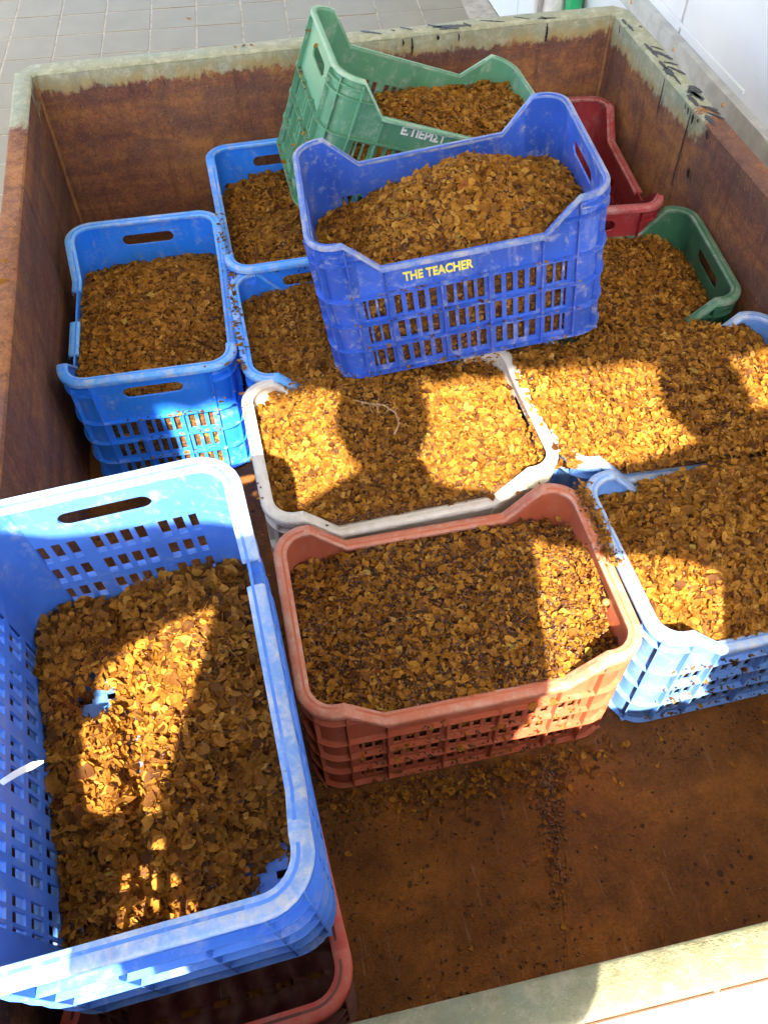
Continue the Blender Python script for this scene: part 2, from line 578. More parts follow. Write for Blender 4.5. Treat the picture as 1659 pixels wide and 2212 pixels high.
# ------------------------------------------------------------------ the rusty tub
TX0, TX1, TY0, TY1, HT = -.7695, .6681, TY, 1.216, .47      # side and back walls; the front wall stands a little higher
FL, FR, FB, FF = .042, .050, .054, .044          # flange widths: left, right, back, front
th = .006
tub = empty('steel_tub', (0, 0, 0))
tag(tub, 'large rectangular rusty steel tub with flaking pale rim holding all the crates', 'tub')
m_back = rust('rust_back', 'x', .425, warm=.50)
m_right = rust('rust_right', 'y', .412, warm=.54, keep=('y', .70, .03))
m_left = rust('rust_left', 'y', .40, warm=.36, keep=('y', 1.16, .03))
m_front = rust('rust_front', 'x', .43, warm=.4)
m_fb = rust('rim_back', 'x', .2, warm=.5)
m_fl = rust('rim_left', 'y', .2, warm=.5, keep=('y', .99, .02))
m_fr = rust('rim_right', 'y', .2, warm=.52, keep=('y', .72, .02))
m_ff = rust('rim_front', 'x', .2, warm=.5, dimmed=.55)  # same paint as the other rims, colour darkened to offset the sun on it
m_floor = rust('rust_floor', 'z', floor=True, warm=.60)


def sheet(x0, x1, y0, y1, z0, z1, nx, nz, axis, amp):
    """a slightly buckled steel sheet with thickness"""
    ph = random.uniform(0, 9)
    V, F = [], []
    for s in (0, 1):
        for j in range(nz + 1):
            for i in range(nx + 1):
                a, b = i / nx, j / nz
                d = amp * math.sin(3.1 * math.pi * a + ph) * math.sin(math.pi * b) * math.sin(math.pi * a)
                if axis == 'x':
                    V.append((x0 + (x1 - x0) * a, (y0, y1)[s] + d, z0 + (z1 - z0) * b))
                else:
                    V.append(((x0, x1)[s] + d, y0 + (y1 - y0) * a, z0 + (z1 - z0) * b))
    n1 = (nx + 1) * (nz + 1)
    for j in range(nz):
        for i in range(nx):
            k = j * (nx + 1) + i
            F.append((k, k + 1, k + nx + 2, k + nx + 1))
            F.append(tuple(n1 + q for q in (k + nx + 1, k + nx + 2, k + 1, k)))
    for i in range(nx):
        F.append((i, n1 + i, n1 + i + 1, i + 1))
        k = nz * (nx + 1) + i
        F.append((k, k + 1, n1 + k + 1, n1 + k))
    for j in range(nz):
        k = j * (nx + 1)
        F.append((k, k + nx + 1, n1 + k + nx + 1, n1 + k))
        k = k + nx
        F.append((k, n1 + k, n1 + k + nx + 1, k + nx + 1))
    return V, F


ZB = ZG
wb = mesh_obj('wall', *sheet(TX0, TX1, TY1, TY1 + th, ZB, HT - .001, 24, 6, 'x', .004), m_back, tub, 40)
wr_ = mesh_obj('wall', *sheet(TX1, TX1 + th, TY0 + .0, TY1, ZB, HT - .001, 24, 6, 'y', .004), m_right, tub, 40)
wl = mesh_obj('wall', *sheet(TX0 - th, TX0, TY0, TY1, ZB, HT - .001, 24, 6, 'y', .004), m_left, tub, 40)
HTF = .52
wf = mesh_obj('wall', *sheet(TX0, TX1, TY0 - th, TY0, ZB, HTF - .001, 24, 6, 'x', .003), m_front, tub, 40)
# floor: two plates that meet at a weld seam
xs_ = lambda y: .0103 + (y + .4575) * .244
for nm, pts in (('floor_plate', [(TX0, TY0), (xs_(TY0) - .0015, TY0), (xs_(TY1) - .0015, TY1), (TX0, TY1)]),
                ('floor_plate', [(xs_(TY0) + .0015, TY0), (TX1, TY0), (TX1, TY1), (xs_(TY1) + .0015, TY1)])):
    V = [(x, y, 0) for x, y in pts] + [(x, y, -.006) for x, y in pts]
    mesh_obj(nm, V, [(0, 1, 2, 3), (7, 6, 5, 4), (0, 4, 5, 1), (1, 5, 6, 2), (2, 6, 7, 3), (3, 7, 4, 0)], m_floor, tub)
pts = []
for k in range(60):
    y = TY0 + (TY1 - TY0) * k / 59
    pts.append((xs_(y) + random.uniform(-.0015, .0015), y, -.001))
MB().tube(pts, [random.uniform(.002, .0035) for _ in pts], 6).build('weld_seam', m_floor, tub, 60)


def flange(pts_in, pts_out, mat, lip=.03, HT=HT):
    """rolled edge: flat top, rounded shoulder, short skirt. pts_in/out: the two ends of the inner and the outer edge"""
    n = 30
    prof = [(0, 0), (.08, .004), (.86, .004), (.95, .002), (1, -.004), (1, -lip)]
    V, F = [], []
    a0, a1 = Vector((*pts_in[0], 0)), Vector((*pts_in[1], 0))
    b0, b1 = Vector((*pts_out[0], 0)), Vector((*pts_out[1], 0))
    m = len(prof)
    for i in range(n + 1):
        s = i / n
        A, B = a0.lerp(a1, s), b0.lerp(b1, s)
        wob = .0012 * math.sin(s * 17 + a0.x * 7) + random.uniform(-.0005, .0005)
        for f, dz in prof:
            q = A.lerp(B, f)
            V.append((q.x, q.y, HT + dz + wob * f))
    for i in range(n):
        for k in range(m - 1):
            F.append((i * m + k, (i + 1) * m + k, (i + 1) * m + k + 1, i * m + k + 1))
    return V, F


X0o, X1o, Y0o, Y1o = TX0 - FL, TX1 + FR, TY0 - FF, TY1 + FB
ci = .035
fb = mesh_obj('rim_flange', *flange([(TX1, TY1), (TX0, TY1)], [(X1o - ci, Y1o), (X0o + ci, Y1o)], m_fb), m_fb, tub, 50)
fl = mesh_obj('rim_flange', *flange([(TX0, TY1), (TX0, TY0)], [(X0o, Y1o - ci), (X0o, Y0o + ci)], m_fl), m_fl, tub, 50)
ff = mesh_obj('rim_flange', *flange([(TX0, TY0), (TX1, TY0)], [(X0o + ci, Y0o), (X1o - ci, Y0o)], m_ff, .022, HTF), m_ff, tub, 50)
fr = mesh_obj('rim_flange', *flange([(TX1, TY0), (TX1, TY1)], [(X1o, Y0o + ci), (X1o, Y1o - ci)], m_fr), m_fr, tub, 50)
# corner gussets with the corner cut off
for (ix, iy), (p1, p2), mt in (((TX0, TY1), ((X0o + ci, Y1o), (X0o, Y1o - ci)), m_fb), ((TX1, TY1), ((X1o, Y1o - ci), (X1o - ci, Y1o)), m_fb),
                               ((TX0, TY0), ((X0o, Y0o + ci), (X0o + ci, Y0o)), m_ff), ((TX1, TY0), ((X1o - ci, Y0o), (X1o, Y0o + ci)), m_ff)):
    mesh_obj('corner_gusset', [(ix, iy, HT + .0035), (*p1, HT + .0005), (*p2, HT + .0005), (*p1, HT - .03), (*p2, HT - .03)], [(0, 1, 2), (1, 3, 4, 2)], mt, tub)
# welded corners
for x, y, sx, sy in ((TX0, TY1, 1, -1), (TX1, TY1, -1, -1), (TX0, TY0, 1, 1), (TX1, TY0, -1, 1)):
    pts, rr = [], []
    for k in range(70):
        z = .002 + (HT + .001) * k / 69
        pts.append((x + sx * (.003 + random.uniform(-.001, .001)), y + sy * (.003 + random.uniform(-.001, .001)), z))
        rr.append(.0042 + .0013 * (k % 2) + random.uniform(0, .001))
    MB().tube(pts, rr, 7).build('weld_bead', rust('rust_weld', 'z', .44, warm=.85), tub, 60)


# black paint: brush strokes on the rim and runs down the inside
def stroke(parent, pts, wid, n3=(0, 0, 1)):
    """a thin raised ribbon of paint through pts, ragged edges"""
    P = [Vector(p) for p in pts]
    N = Vector(n3)
    out = []
    n = 14
    tot = len(P) - 1
    V = []
    for i in range(n + 1):
        s = i / n * tot
        k = min(int(s), tot - 1)
        q = P[k].lerp(P[k + 1], s - k)
        d = (P[k + 1] - P[k]).normalized()
        u = N.cross(d)
        ww = wid * (.35 + .65 * math.sin(math.pi * min(1, max(.02, i / n * .94 + .04)))) * random.uniform(.6, 1.25)
        V.append(q + u * ww + N * .0006)
        V.append(q - u * ww * random.uniform(.6, 1.2) + N * .0006)
    F = [(2 * i, 2 * i + 1, 2 * i + 3, 2 * i + 2) for i in range(n)]
    V += [v + N * .0007 for v in V]
    m = 2 * (n + 1)
    F2 = [tuple(i + m for i in f) for f in F] + [(2 * i, 2 * i + 2, m + 2 * i + 2, m + 2 * i) for i in range(n)] + [(2 * i + 3, 2 * i + 1, m + 2 * i + 1, m + 2 * i + 3) for i in range(n)]
    mesh_obj('black_paint_mark', V, F + F2, M['black_paint'], parent)


ZF = HT + .0045
for a, b, wd in (((.022, 1.262), (.069, 1.236), .004), ((.097, 1.251), (.103, 1.242), .003), ((.121, 1.259), (.148, 1.239), .003),
                 ((.191, 1.258), (.236, 1.226), .0035), ((.202, 1.243), (.298, 1.232), .006), ((.215, 1.229), (.265, 1.223), .006), ((.281, 1.248), (.294, 1.222), .0025),
                 ((.325, 1.252), (.384, 1.230), .003), ((.413, 1.252), (.449, 1.231), .002), ((.470, 1.229), (.515, 1.224), .004),
                 ((.48, 1.236), (.49, 1.221), .005)):
    stroke(tub, [(*a, ZF), ((a[0] + b[0]) / 2 + .003, (a[1] + b[1]) / 2, ZF), (*b, ZF)], wd)
for a, b, wd in (((.676, 1.178), (.674, 1.150), .005), ((.678, 1.149), (.678, 1.112), .004), ((.701, 1.134), (.706, 1.125), .003), ((.679, 1.044), (.683, .973), .005),
                 ((.688, 1.028), (.710, 1.001), .003), ((.685, 1.003), (.713, .954), .0065), ((.679, .953), (.680, .911), .005), ((.687, .947), (.714, .924), .003),
                 ((.687, .926), (.713, .879), .0035), ((.679, .920), (.680, .879), .009), ((.684, .886), (.682, .839), .003), ((.697, .828), (.712, .793), .010),
                 ((.684, .807), (.705, .765), .010), ((.678, .790), (.680, .740), .006), ((.685, .739), (.714, .713), .005), ((.680, .700), (.680, .657), .008),
                 ((.687, .710), (.713, .675), .004), ((.700, .721), (.714, .696), .003), ((.690, .815), (.700, .760), .006)):
    stroke(tub, [(*a, ZF), ((a[0] + b[0]) / 2, (a[1] + b[1]) / 2 + .004, ZF), (*b, ZF)], wd)
for x, z0, z1, wd in ((.118, .468, .452, .0022), (.141, .469, .428, .0026), (.2595, .469, .448, .0022), (.490, .470, .425, .0030), (.206, .468, .458, .004)):
    stroke(tub, [(x, TY1 - .0045, z0), (x + .002, TY1 - .0045, (z0 + z1) / 2), (x + .001, TY1 - .0045, z1)], wd, (0, -1, 0))
for y, z0, z1, wd in ((1.160, .470, .452, .002), (.880, .470, .392, .0022), (.765, .470, .460, .002), (.749, .470, .456, .003), (.733, .468, .29, .0022), (.722, .469, .448, .004), (.650, .469, .452, .003),
                      (.676, .367, .344, .005), (.70, .469, .462, .004)):
    stroke(tub, [(TX1 - .0045, y, z0), (TX1 - .0045, y - .002, (z0 + z1) / 2), (TX1 - .0045, y - .004, z1)], wd, (-1, 0, 0))

# ------------------------------------------------------------------ crates
CL, CW, CH = .53, .347, .3065
RIMW, TK, TAP, CR = .0125, .0036, .002, .044
NOTCH = .062
VB = .60 * CH                                  # top of the slot rows
ROWS = ((.055, .20), (.25, .395), (.44, .59))   # slot rows, fractions of the height
RIBS = (.012, .225, .418, .612)


def sm(a, b, x):
    x = min(1, max(0, (x - a) / (b - a)))
    return x


class Peri:
    """perimeter of a rounded rectangle, section by section, as a function of height"""
    def __init__(s):
        s.a, s.b = CL / 2 - RIMW, CW / 2 - RIMW

    def at(s, sec, f, z, off):
        """sec 0 front(-y) 2 right(+x) 4 back(+y) 6 left(-x); odd: the corner after it. f 0..1"""
        ins = TAP * (1 - z / CH)
        a, b = s.a - ins, s.b - ins
        r = CR
        if sec % 2 == 0:
            if sec == 0:
                return (-a + r + f * 2 * (a - r), -b - off)
            if sec == 2:
                return (a + off, -b + r + f * 2 * (b - r))
            if sec == 4:
                return (a - r - f * 2 * (a - r), b + off)
            return (-a - off, b - r - f * 2 * (b - r))
        cx, cy, a0 = {1: (a - r, -b + r, -90), 3: (a - r, b - r, 0), 5: (-a + r, b - r, 90), 7: (-a + r, -b + r, 180)}[sec]
        an = rad(a0 + 90 * f)
        return (cx + (r + off) * math.cos(an), cy + (r + off) * math.sin(an))


PE = Peri()


def notch_drop(sec, f):
    if sec not in (0, 4):
        return 0
    x = CR + RIMW + f * (CL - 2 * CR - 2 * RIMW)
    q = min(x, CL - x) / CL
    return NOTCH * sm(.125, .235, q)


LONGV = (.125, .24, .42, .58, .76, .875)       # upright ribs of a long side, fractions of the length
SHORTV = (.17, .375, .625, .83)


def frac_long(u):
    return (u * CL - CR - RIMW) / (CL - 2 * CR - 2 * RIMW)


def frac_short(u):
    return (u * CW - CR - RIMW) / (CW - 2 * CR - 2 * RIMW)


def slots(vr, total, w, n_of):
    out = []
    for (a, b) in zip(vr[:-1], vr[1:]):
        n = n_of((b - a) * total)
        m = .0055 / total
        a2, b2 = a + m, b - m
        p = (b2 - a2) / n
        for k in range(n):
            c = a2 + p * (k + .5)
            out.append((c - w / total / 2, c + w / total / 2))
    return out


LSL = [(frac_long(a), frac_long(b)) for a, b in slots(LONGV, CL, .0125, lambda d: max(2, round(d / .0215)))]
SSL = [(frac_short(a), frac_short(b)) for a, b in slots(SHORTV, CW, .0125, lambda d: max(2, round(d / .0215)))]
HND = (.5 - .058 / (CW - 2 * CR - 2 * RIMW), .5 + .058 / (CW - 2 * CR - 2 * RIMW))
HZ, HR = .84 * CH, .0135


def panel_mesh(secs):
    """shell of wall over sections [(sec, [f...])], with slots and a handle hole cut out"""
    cols = []
    for sec, fs in secs:
        for f in fs:
            if cols and abs(cols[-1][1] - f) < 1e-7 and cols[-1][0] == sec:
                continue
            cols.append((sec, f))
    vz = [0.0]
    for a, b in ROWS:
        vz += [a * CH, b * CH]
    vz += [HZ - HR - .006, HZ - HR, HZ + HR, HZ + HR + .006, CH]
    nz = len(vz)
    hi = (nz - 4, nz - 3)
    V, idx = [], {}

    def vert(ci, k, side):
        key = (ci, k, side)
        if key not in idx:
            sec, f = cols[ci]
            z = vz[k]
            if sec in (2, 6):
                if k in hi and HND[0] - 1e-6 <= f <= HND[1] + 1e-6:
                    hw = (HND[1] - HND[0]) / 2 * (CW - 2 * CR - 2 * RIMW)
                    x = abs(f - .5) * (CW - 2 * CR - 2 * RIMW)
                    e = max(0, x - (hw - HR))
                    r = math.sqrt(max(0, HR * HR - e * e))
                    z = HZ - r if k == hi[0] else HZ + r
            d = notch_drop(sec, f)
            if z > VB:
                z = VB + (z - VB) * (CH - d - VB) / (CH - VB)
            x, y = PE.at(sec, f, z, 0 if side == 0 else -TK)
            idx[key] = len(V)
            V.append((x, y, z))
        return idx[key]

    def hole(ci, k):
        sec, f = cols[ci]
        sec2, f2 = cols[ci + 1]
        if sec != sec2 or sec % 2:
            return False
        c = (f + f2) / 2
        if k % 2 and k < 2 * len(ROWS):
            sl_ = LSL if sec in (0, 4) else SSL
            return any(a < c < b for a, b in sl_)
        if k == hi[0] and sec in (2, 6):
            return HND[0] < c < HND[1]
        return False

    F = []
    nc = len(cols)
    full = [[not hole(i, k) for k in range(nz - 1)] for i in range(nc - 1)]
    for i in range(nc - 1):
        if cols[i] == cols[i + 1]:
            continue
        for k in range(nz - 1):
            if not full[i][k]:
                continue
            F.append((vert(i, k, 0), vert(i + 1, k, 0), vert(i + 1, k + 1, 0), vert(i, k + 1, 0)))
            F.append((vert(i, k + 1, 1), vert(i + 1, k + 1, 1), vert(i + 1, k, 1), vert(i, k, 1)))
            if i > 0 and not full[i - 1][k]:
                F.append((vert(i, k, 0), vert(i, k + 1, 0), vert(i, k + 1, 1), vert(i, k, 1)))
            if i < nc - 2 and not full[i + 1][k]:
                F.append((vert(i + 1, k + 1, 0), vert(i + 1, k, 0), vert(i + 1, k, 1), vert(i + 1, k + 1, 1)))
            if k == 0 or not full[i][k - 1]:
                F.append((vert(i + 1, k, 0), vert(i, k, 0), vert(i, k, 1), vert(i + 1, k, 1)))
            if k == nz - 2 or not full[i][k + 1]:
                F.append((vert(i, k + 1, 0), vert(i + 1, k + 1, 0), vert(i + 1, k + 1, 1), vert(i, k + 1, 1)))
    F2 = []
    for f in F:
        g = []
        for q in f:
            if not g or (V[q] != V[g[-1]]):
                g.append(q)
        if V[g[0]] == V[g[-1]]:
            g.pop()
        if len(set(g)) >= 3:
            F2.append(tuple(g))
    return V, F2


def lines(sec):
    fs = {0.0, 1.0, .06, .94}
    if sec in (0, 4):
        for a, b in LSL:
            fs |= {a, b}
        for u in (.125, .235, .765, .875):
            fs.add(frac_long(u))
    else:
        for a, b in SSL:
            fs |= {a, b}
        hw = HND[1] - HND[0]
        e = HR / (CW - 2 * CR - 2 * RIMW)
        for k in range(7):
            an = math.pi / 2 * k / 6
            fs |= {HND[0] + e * (1 - math.cos(an)), HND[1] - e * (1 - math.cos(an))}
    fs = sorted(f for f in fs if 0 <= f <= 1)
    out = [fs[0]]
    for f in fs[1:]:
        if f - out[-1] > 1e-5:
            out.append(f)
    return out


def make_me(name, V, F, smooth=32):
    me = bpy.data.meshes.new(name)
    me.from_pydata(V, [], F)
    me.update()
    me.polygons.foreach_set('use_smooth', [True] * len(me.polygons))
    if smooth:
        me.set_sharp_from_angle(angle=rad(smooth))
    me.materials.append(M['steel'])
    return me


def stations(gaps=()):
    out = []
    for sec in range(8):
        if sec % 2:
            out += [(sec, k / 8) for k in range(1, 8)]
        else:
            fs = {0, .25, .5, .75, 1}
            if sec in (0, 4):
                fs |= {frac_long(u) for u in (.125, .18, .235, .765, .82, .875)}
            out += [(sec, f) for f in sorted(fs)]
    return out


def sweep_mesh(prof, zfun, skip=None, closed=True):
    """sweep a closed profile [(off,dz)] round the crate"""
    st = stations()
    m = len(prof)
    V, F = [], []
    for sec, f in st:
        z0 = zfun(sec, f)
        for off, dz in prof:
            x, y = PE.at(sec, f, z0, off)
            V.append((x, y, z0 + dz))
    n = len(st)
    for i in range(n):
        j = (i + 1) % n
        if skip and (skip(*st[i]) or skip(*st[j])):
            if not skip(*st[i]):
                F.append(tuple(i * m + k for k in range(m - 1, -1, -1)))
            if not skip(*st[j]):
                F.append(tuple(j * m + k for k in range(m)))
            continue
        for k in range(m):
            l = (k + 1) % m
            F.append((i * m + k, j * m + k, j * m + l, i * m + l))
    use = sorted({q for f in F for q in f})
    mp = {q: i for i, q in enumerate(use)}
    return [V[q] for q in use], [tuple(mp[q] for q in f) for f in F]


RIMP = [(-TK - .0055, -.004), (-TK - .0055, .001), (-TK - .0035, .0028), (.002, .0034), (.0095, .0028), (.0120, .0005), (.0125, -.002), (.0122, -.0080), (.0102, -.0080), (.0100, -.002), (.001, -.002)]
RIMQ = [(-TK - .0008, -.003), (-TK - .0008, .001), (-TK + .0008, .0026), (.003, .0030), (.0058, .0024), (.0068, .0002), (.0068, -.0045), (.0052, -.0045), (.0050, -.001), (.0008, -.001)]


def crate_pieces():
    P = []
    # walls: each side panel reaches a little short of the corner; corner posts take the rest
    for sec, nm in ((0, 'long_side'), (2, 'short_side'), (4, 'long_side'), (6, 'short_side')):
        P.append((nm, make_me(nm, *panel_mesh([(sec, [f for f in lines(sec) if .06 - 1e-6 <= f <= .94 + 1e-6])])), 'body'))
    for sec in (1, 3, 5, 7):
        nx = (sec + 1) % 8
        V, F = panel_mesh([(sec - 1, [.94, 1.0]), (sec, [k / 8 for k in range(9)]), (nx, [0, .06])])
        # weld the doubled columns at the section joins
        bm = bmesh.new()
        vs = [bm.verts.new(v) for v in V]
        for f in F:
            try:
                bm.faces.new([vs[i] for i in f])
            except ValueError:
                pass
        bmesh.ops.remove_doubles(bm, verts=bm.verts[:], dist=1e-5)
        bm.verts.index_update()
        V, F = [tuple(v.co) for v in bm.verts], [[v.index for v in f.verts] for f in bm.faces]
        bm.free()
        P.append(('corner_post', make_me('corner_post', V, F), 'body'))
    P.append(('rim', make_me('rim', *sweep_mesh(RIMP, lambda s, f: CH - notch_drop(s, f) - .0034), 40), 'rim'))
    # hoops round the crate
    for r in RIBS:
        P.append(('horizontal_rib', make_me('horizontal_rib', *sweep_mesh([(.0003, -.0016), (.0098, -.0012), (.0098, .0012), (.0003, .0016)], lambda s, f, r=r: r * CH)), 'body'))
    # two short hoops that only wrap the high corners
    for zf, ou in ((.865, .0095), (.93, .0085)):
        for c in (1, 3, 5, 7):
            lo_, hi_ = (c - 1) % 8, (c + 1) % 8
            fl_ = .11 if zf < .9 else .05
            sk = lambda s, f, fl_=fl_, c=c, lo_=lo_, hi_=hi_: not (s == c or (s == lo_ and f > 1 - (fl_ if lo_ in (0, 4) else .1)) or (s == hi_ and f < (fl_ if hi_ in (0, 4) else .1)))
            P.append(('corner_rib', make_me('corner_rib', *sweep_mesh([(.0003, -.0014), (ou, -.001), (ou, .001), (.0003, .0014)], lambda s, f, zf=zf: zf * CH, sk)), 'body'))
    # upright ribs
    for sec in (0, 4):
        for u in LONGV:
            P.append(('upright_rib', make_me('upright_rib', *upright(sec, frac_long(u), RIBS[-1] if .3 < u < .7 else None)), 'body'))
    for sec in (2, 6):
        for u in SHORTV:
            P.append(('upright_rib', make_me('upright_rib', *upright(sec, frac_short(u), .62 if .2 < u < .8 else None)), 'body'))
    for sec in (1, 3, 5, 7):
        P.append(('upright_rib', make_me('upright_rib', *upright(sec, .5)), 'body'))
    # slotted base
    b = MB()
    a_, b__ = CL / 2 - RIMW - TAP - TK + .001, CW / 2 - RIMW - TAP - TK + .001

    def breaks(h, n, gap, mar):
        out = [-h]
        p = (2 * h - 2 * mar) / n
        for k in range(n):
            c = -h + mar + p * (k + .5)
            out += [c - gap / 2, c + gap / 2]
        return out + [h]
    bx_, by_ = breaks(a_, 11, .0095, .02), breaks(b__, 6, .026, .016)
    idx_ = {}

    def bv(i, j, k):
        if (i, j, k) not in idx_:
            idx_[i, j, k] = len(b.v)
            b.v.append((bx_[i], by_[j], (.0012, .0045)[k]))
        return idx_[i, j, k]
    hole_ = lambda i, j: i % 2 == 1 and j % 2 == 1
    for i in range(len(bx_) - 1):
        for j in range(len(by_) - 1):
            if hole_(i, j):
                for (p, q), (u, v) in (((i, j), (i + 1, j)), ((i + 1, j), (i + 1, j + 1)), ((i + 1, j + 1), (i, j + 1)), ((i, j + 1), (i, j))):
                    b.f.append((bv(p, q, 0), bv(u, v, 0), bv(u, v, 1), bv(p, q, 1)))
                continue
            b.f.append((bv(i, j, 1), bv(i + 1, j, 1), bv(i + 1, j + 1, 1), bv(i, j + 1, 1)))
            b.f.append((bv(i, j + 1, 0), bv(i + 1, j + 1, 0), bv(i + 1, j, 0), bv(i, j, 0)))
    P.append(('base', make_me('base', b.v, b.f, 0), 'body'))
    return P


def upright(sec, f, top=None):
    V = []
    w = .0014
    d = notch_drop(sec, f) if sec in (0, 4) else 0
    zt = CH - d - .012 if top is None else top * CH + .004
    zs = [.002, .35 * CH, zt - .03, zt]
    for z in zs:
        x0, y0 = PE.at(sec, f, z, 0)
        x1, y1 = PE.at(sec, f, z, .0092)
        nx, ny = (x1 - x0), (y1 - y0)
        l = math.hypot(nx, ny)
        tx, ty = -ny / l * w, nx / l * w
        for (x, y), s in (((x0 + nx * .03, y0 + ny * .03), 1.2), ((x1, y1), .8)):
            V.append((x - tx * s, y - ty * s, z))
            V.append((x + tx * s, y + ty * s, z))
    F = []
    n = len(zs)
    for i in range(n - 1):
        a = i * 4
        b = a + 4
        for p, q in ((0, 2), (2, 3), (3, 1), (1, 0)):
            F.append((a + p, a + q, b + q, b + p))
    F.append((0, 1, 3, 2))
    F.append(tuple(4 * (n - 1) + k for k in (2, 3, 1, 0)))
    return V, F


PROTO = crate_pieces()
ROWS_A, RIBS_A, VB_A = ROWS, RIBS, VB
ROWS, RIBS, VB = ((.055, .175), (.225, .345), (.395, .515), (.565, .69)), (.012, .20, .37, .54, .705), .70 * CH
PROTO4 = crate_pieces()
ROWS, RIBS, VB = ROWS_A, RIBS_A, VB_A
POSE = {
    'B1': ((-.571, .588, .001), (0, 0, 88.641)),
    'B2': ((-.230, .842, .010), (0, 1.311, 90.816)),
    'B3': ((-.136, .437, .001), (0, 0, .583)),
    'W': ((-.143, .102, .0005), (0, 0, 1.624)),
    'T': ((-.133, -.258, .0005), (0, 0, 0)),
    'B4': ((.396, .096, .0005), (0, 0, -2.99)),
    'B5': ((.401, -.248, .001), (0, 0, 1.262)),
    'G2': ((.391, .481, .0005), (0, 0, -5.25)),
    'R1': ((.454, .880, .012), (0, 1.215, 84.169)),
    'R2': ((-.567, -.536, .0005), (0, 0, 93.5)),
    'B6': ((-.565, -.470, .336), (-2.527, -3.004, 92.371)),
    'TE': ((.045, .401, .316), (.368, -7.414, -3.914)),
    'GU': ((.010, .889, .264), (0, 20.327, 1.052)),
}
MATR = {}
for k, (loc, (r, p, a)) in POSE.items():
    MATR[k] = Matrix.Translation(loc) @ Matrix.Rotation(rad(a), 4, 'Z') @ Matrix.Rotation(rad(p), 4, 'Y') @ Matrix.Rotation(rad(r), 4, 'X')


def crate(key, colour, label, skip=(), own=None, proto=None):
    root = empty('harvest_crate')
    root.matrix_world = MATR[key]
    tag(root, label, 'crate', 'plastic harvest crates in the tub')
    for i, (nm, me, role) in enumerate(proto or PROTO):
        if i in skip:
            continue
        if own and i in own:
            me = own[i]
        o = bpy.data.objects.new(nm, me)
        COL.objects.link(o)
        o.parent = root
        o.material_slots[0].link = 'OBJECT'
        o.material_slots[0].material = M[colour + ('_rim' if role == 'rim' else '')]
    return root


def broken(me, cuts, axis_sec):
    """copy of a mesh with a piece bitten out of its top: drops vertices inside a box"""
    bm = bmesh.new()
    bm.from_mesh(me)
    bad = [f for f in bm.faces if any(c(f.calc_center_median()) for c in cuts)]
    bmesh.ops.delete(bm, geom=bad, context='FACES')
    m2 = bpy.data.meshes.new(me.name)
    m2.materials.append(M['steel'])
    bm.to_mesh(m2)
    bm.free()
    return m2


IX = {'front': 0, 'right': 1, 'back': 2, 'left': 3, 'rim': 8}


# ---- the crates, one by one
# B1: rim torn on its outer long side (local +y)
own = {8: broken(PROTO[8][1], [lambda c: c.y > .12 and (-.150 < c.x < -.115 or .035 < c.x < .06)], 0)}
crate('B1', 'blue_bright', 'bright blue crate against the left tub wall, its far rim cracked', own=own)
crate('B2', 'blue_bright', 'bright blue crate at the back wall, half hidden under the tilted pale green crate')
crate('B3', 'blue_bright', 'bright blue brimming crate behind the whitish one, partly under the lettered crate')
crate('W', 'white', 'greyish white crate brimming with partly sunlit husks, in the middle of the tub')
crate('T', 'terracotta', 'terracotta orange crate at the front of the floor, full of husks and dark seeds')
crate('B4', 'blue_light', 'light blue overfull crate right of the whitish one, its husks in the big sun patch')
crate('B5', 'blue_light', 'faded light blue crate right of the terracotta one, running out of the picture')
crate('G2', 'green_dark', 'dark green crate standing along the right tub wall, behind the sunlit blue one')
own = {8: broken(PROTO[8][1], [lambda c: c.y < -.10 and -.22 < c.x < -.10], 0)}
crate('R1', 'red', 'red empty crate in the far right corner of the tub', own=own)
crate('R2', 'red_dark', 'empty dark red crate underneath the big front blue crate, at the bottom edge')
own = {8: broken(PROTO4[8][1], [lambda c: c.y < -.10 and (-.105 < c.x < -.085 or .115 < c.x < .13)], 0)}
cB6 = crate('B6', 'blue_mid', 'large-looking blue crate in the front left corner, stacked on a dark red crate, half emptied', own=own, proto=PROTO4)
NARROW = {8: make_me('rim', *sweep_mesh(RIMQ, lambda s, f: CH - notch_drop(s, f) - .0034), 40)}
cTE = crate('TE', 'blue_deep', 'timeworn deep blue crate lettered THE TEACHER, heaped high on top of the others', own=NARROW)
cGU = crate('GU', 'green_pale', 'faded pale green crate with white Greek lettering, tipped up at the back', own=NARROW)


def lettering(parent, txt, size, x, z, mat, lift=.0006, wx=1., bold=0, right=False):
    cu = bpy.data.curves.new('lettering', 'FONT')
    cu.body = txt
    cu.size = size
    cu.extrude = .0004
    cu.offset = bold
    to = bpy.data.objects.new('lettering_tmp', cu)
    COL.objects.link(to)
    dg = bpy.context.evaluated_depsgraph_get()
    me = bpy.data.meshes.new_from_object(to.evaluated_get(dg))
    bpy.data.objects.remove(to)
    me.materials.clear()
    me.materials.append(mat)
    o = bpy.data.objects.new('lettering', me)
    COL.objects.link(o)
    o.parent = parent
    ins = TAP * (1 - z / CH)
    o.matrix_local = Matrix.Translation((x, -(CW / 2 - RIMW - ins) - lift - .0004, z)) @ Matrix.Rotation(math.pi / 2, 4, 'X') @ Matrix.Diagonal((wx, 1, 1, 1))
    return o


lettering(cTE, 'THE TEACHER', .0255, -.106, .2060, M['ink_yellow'], wx=.74, bold=.0009)
lettering(cGU, 'Ε. ΠΕΡΙΣΤ', .0240, -.092, .2185, M['ink_white'], wx=.92, bold=.0010)
lettering(cGU, 'ΑΕΤ', .011, -.004, .2055, M['ink_white'], wx=.95, bold=.0004)


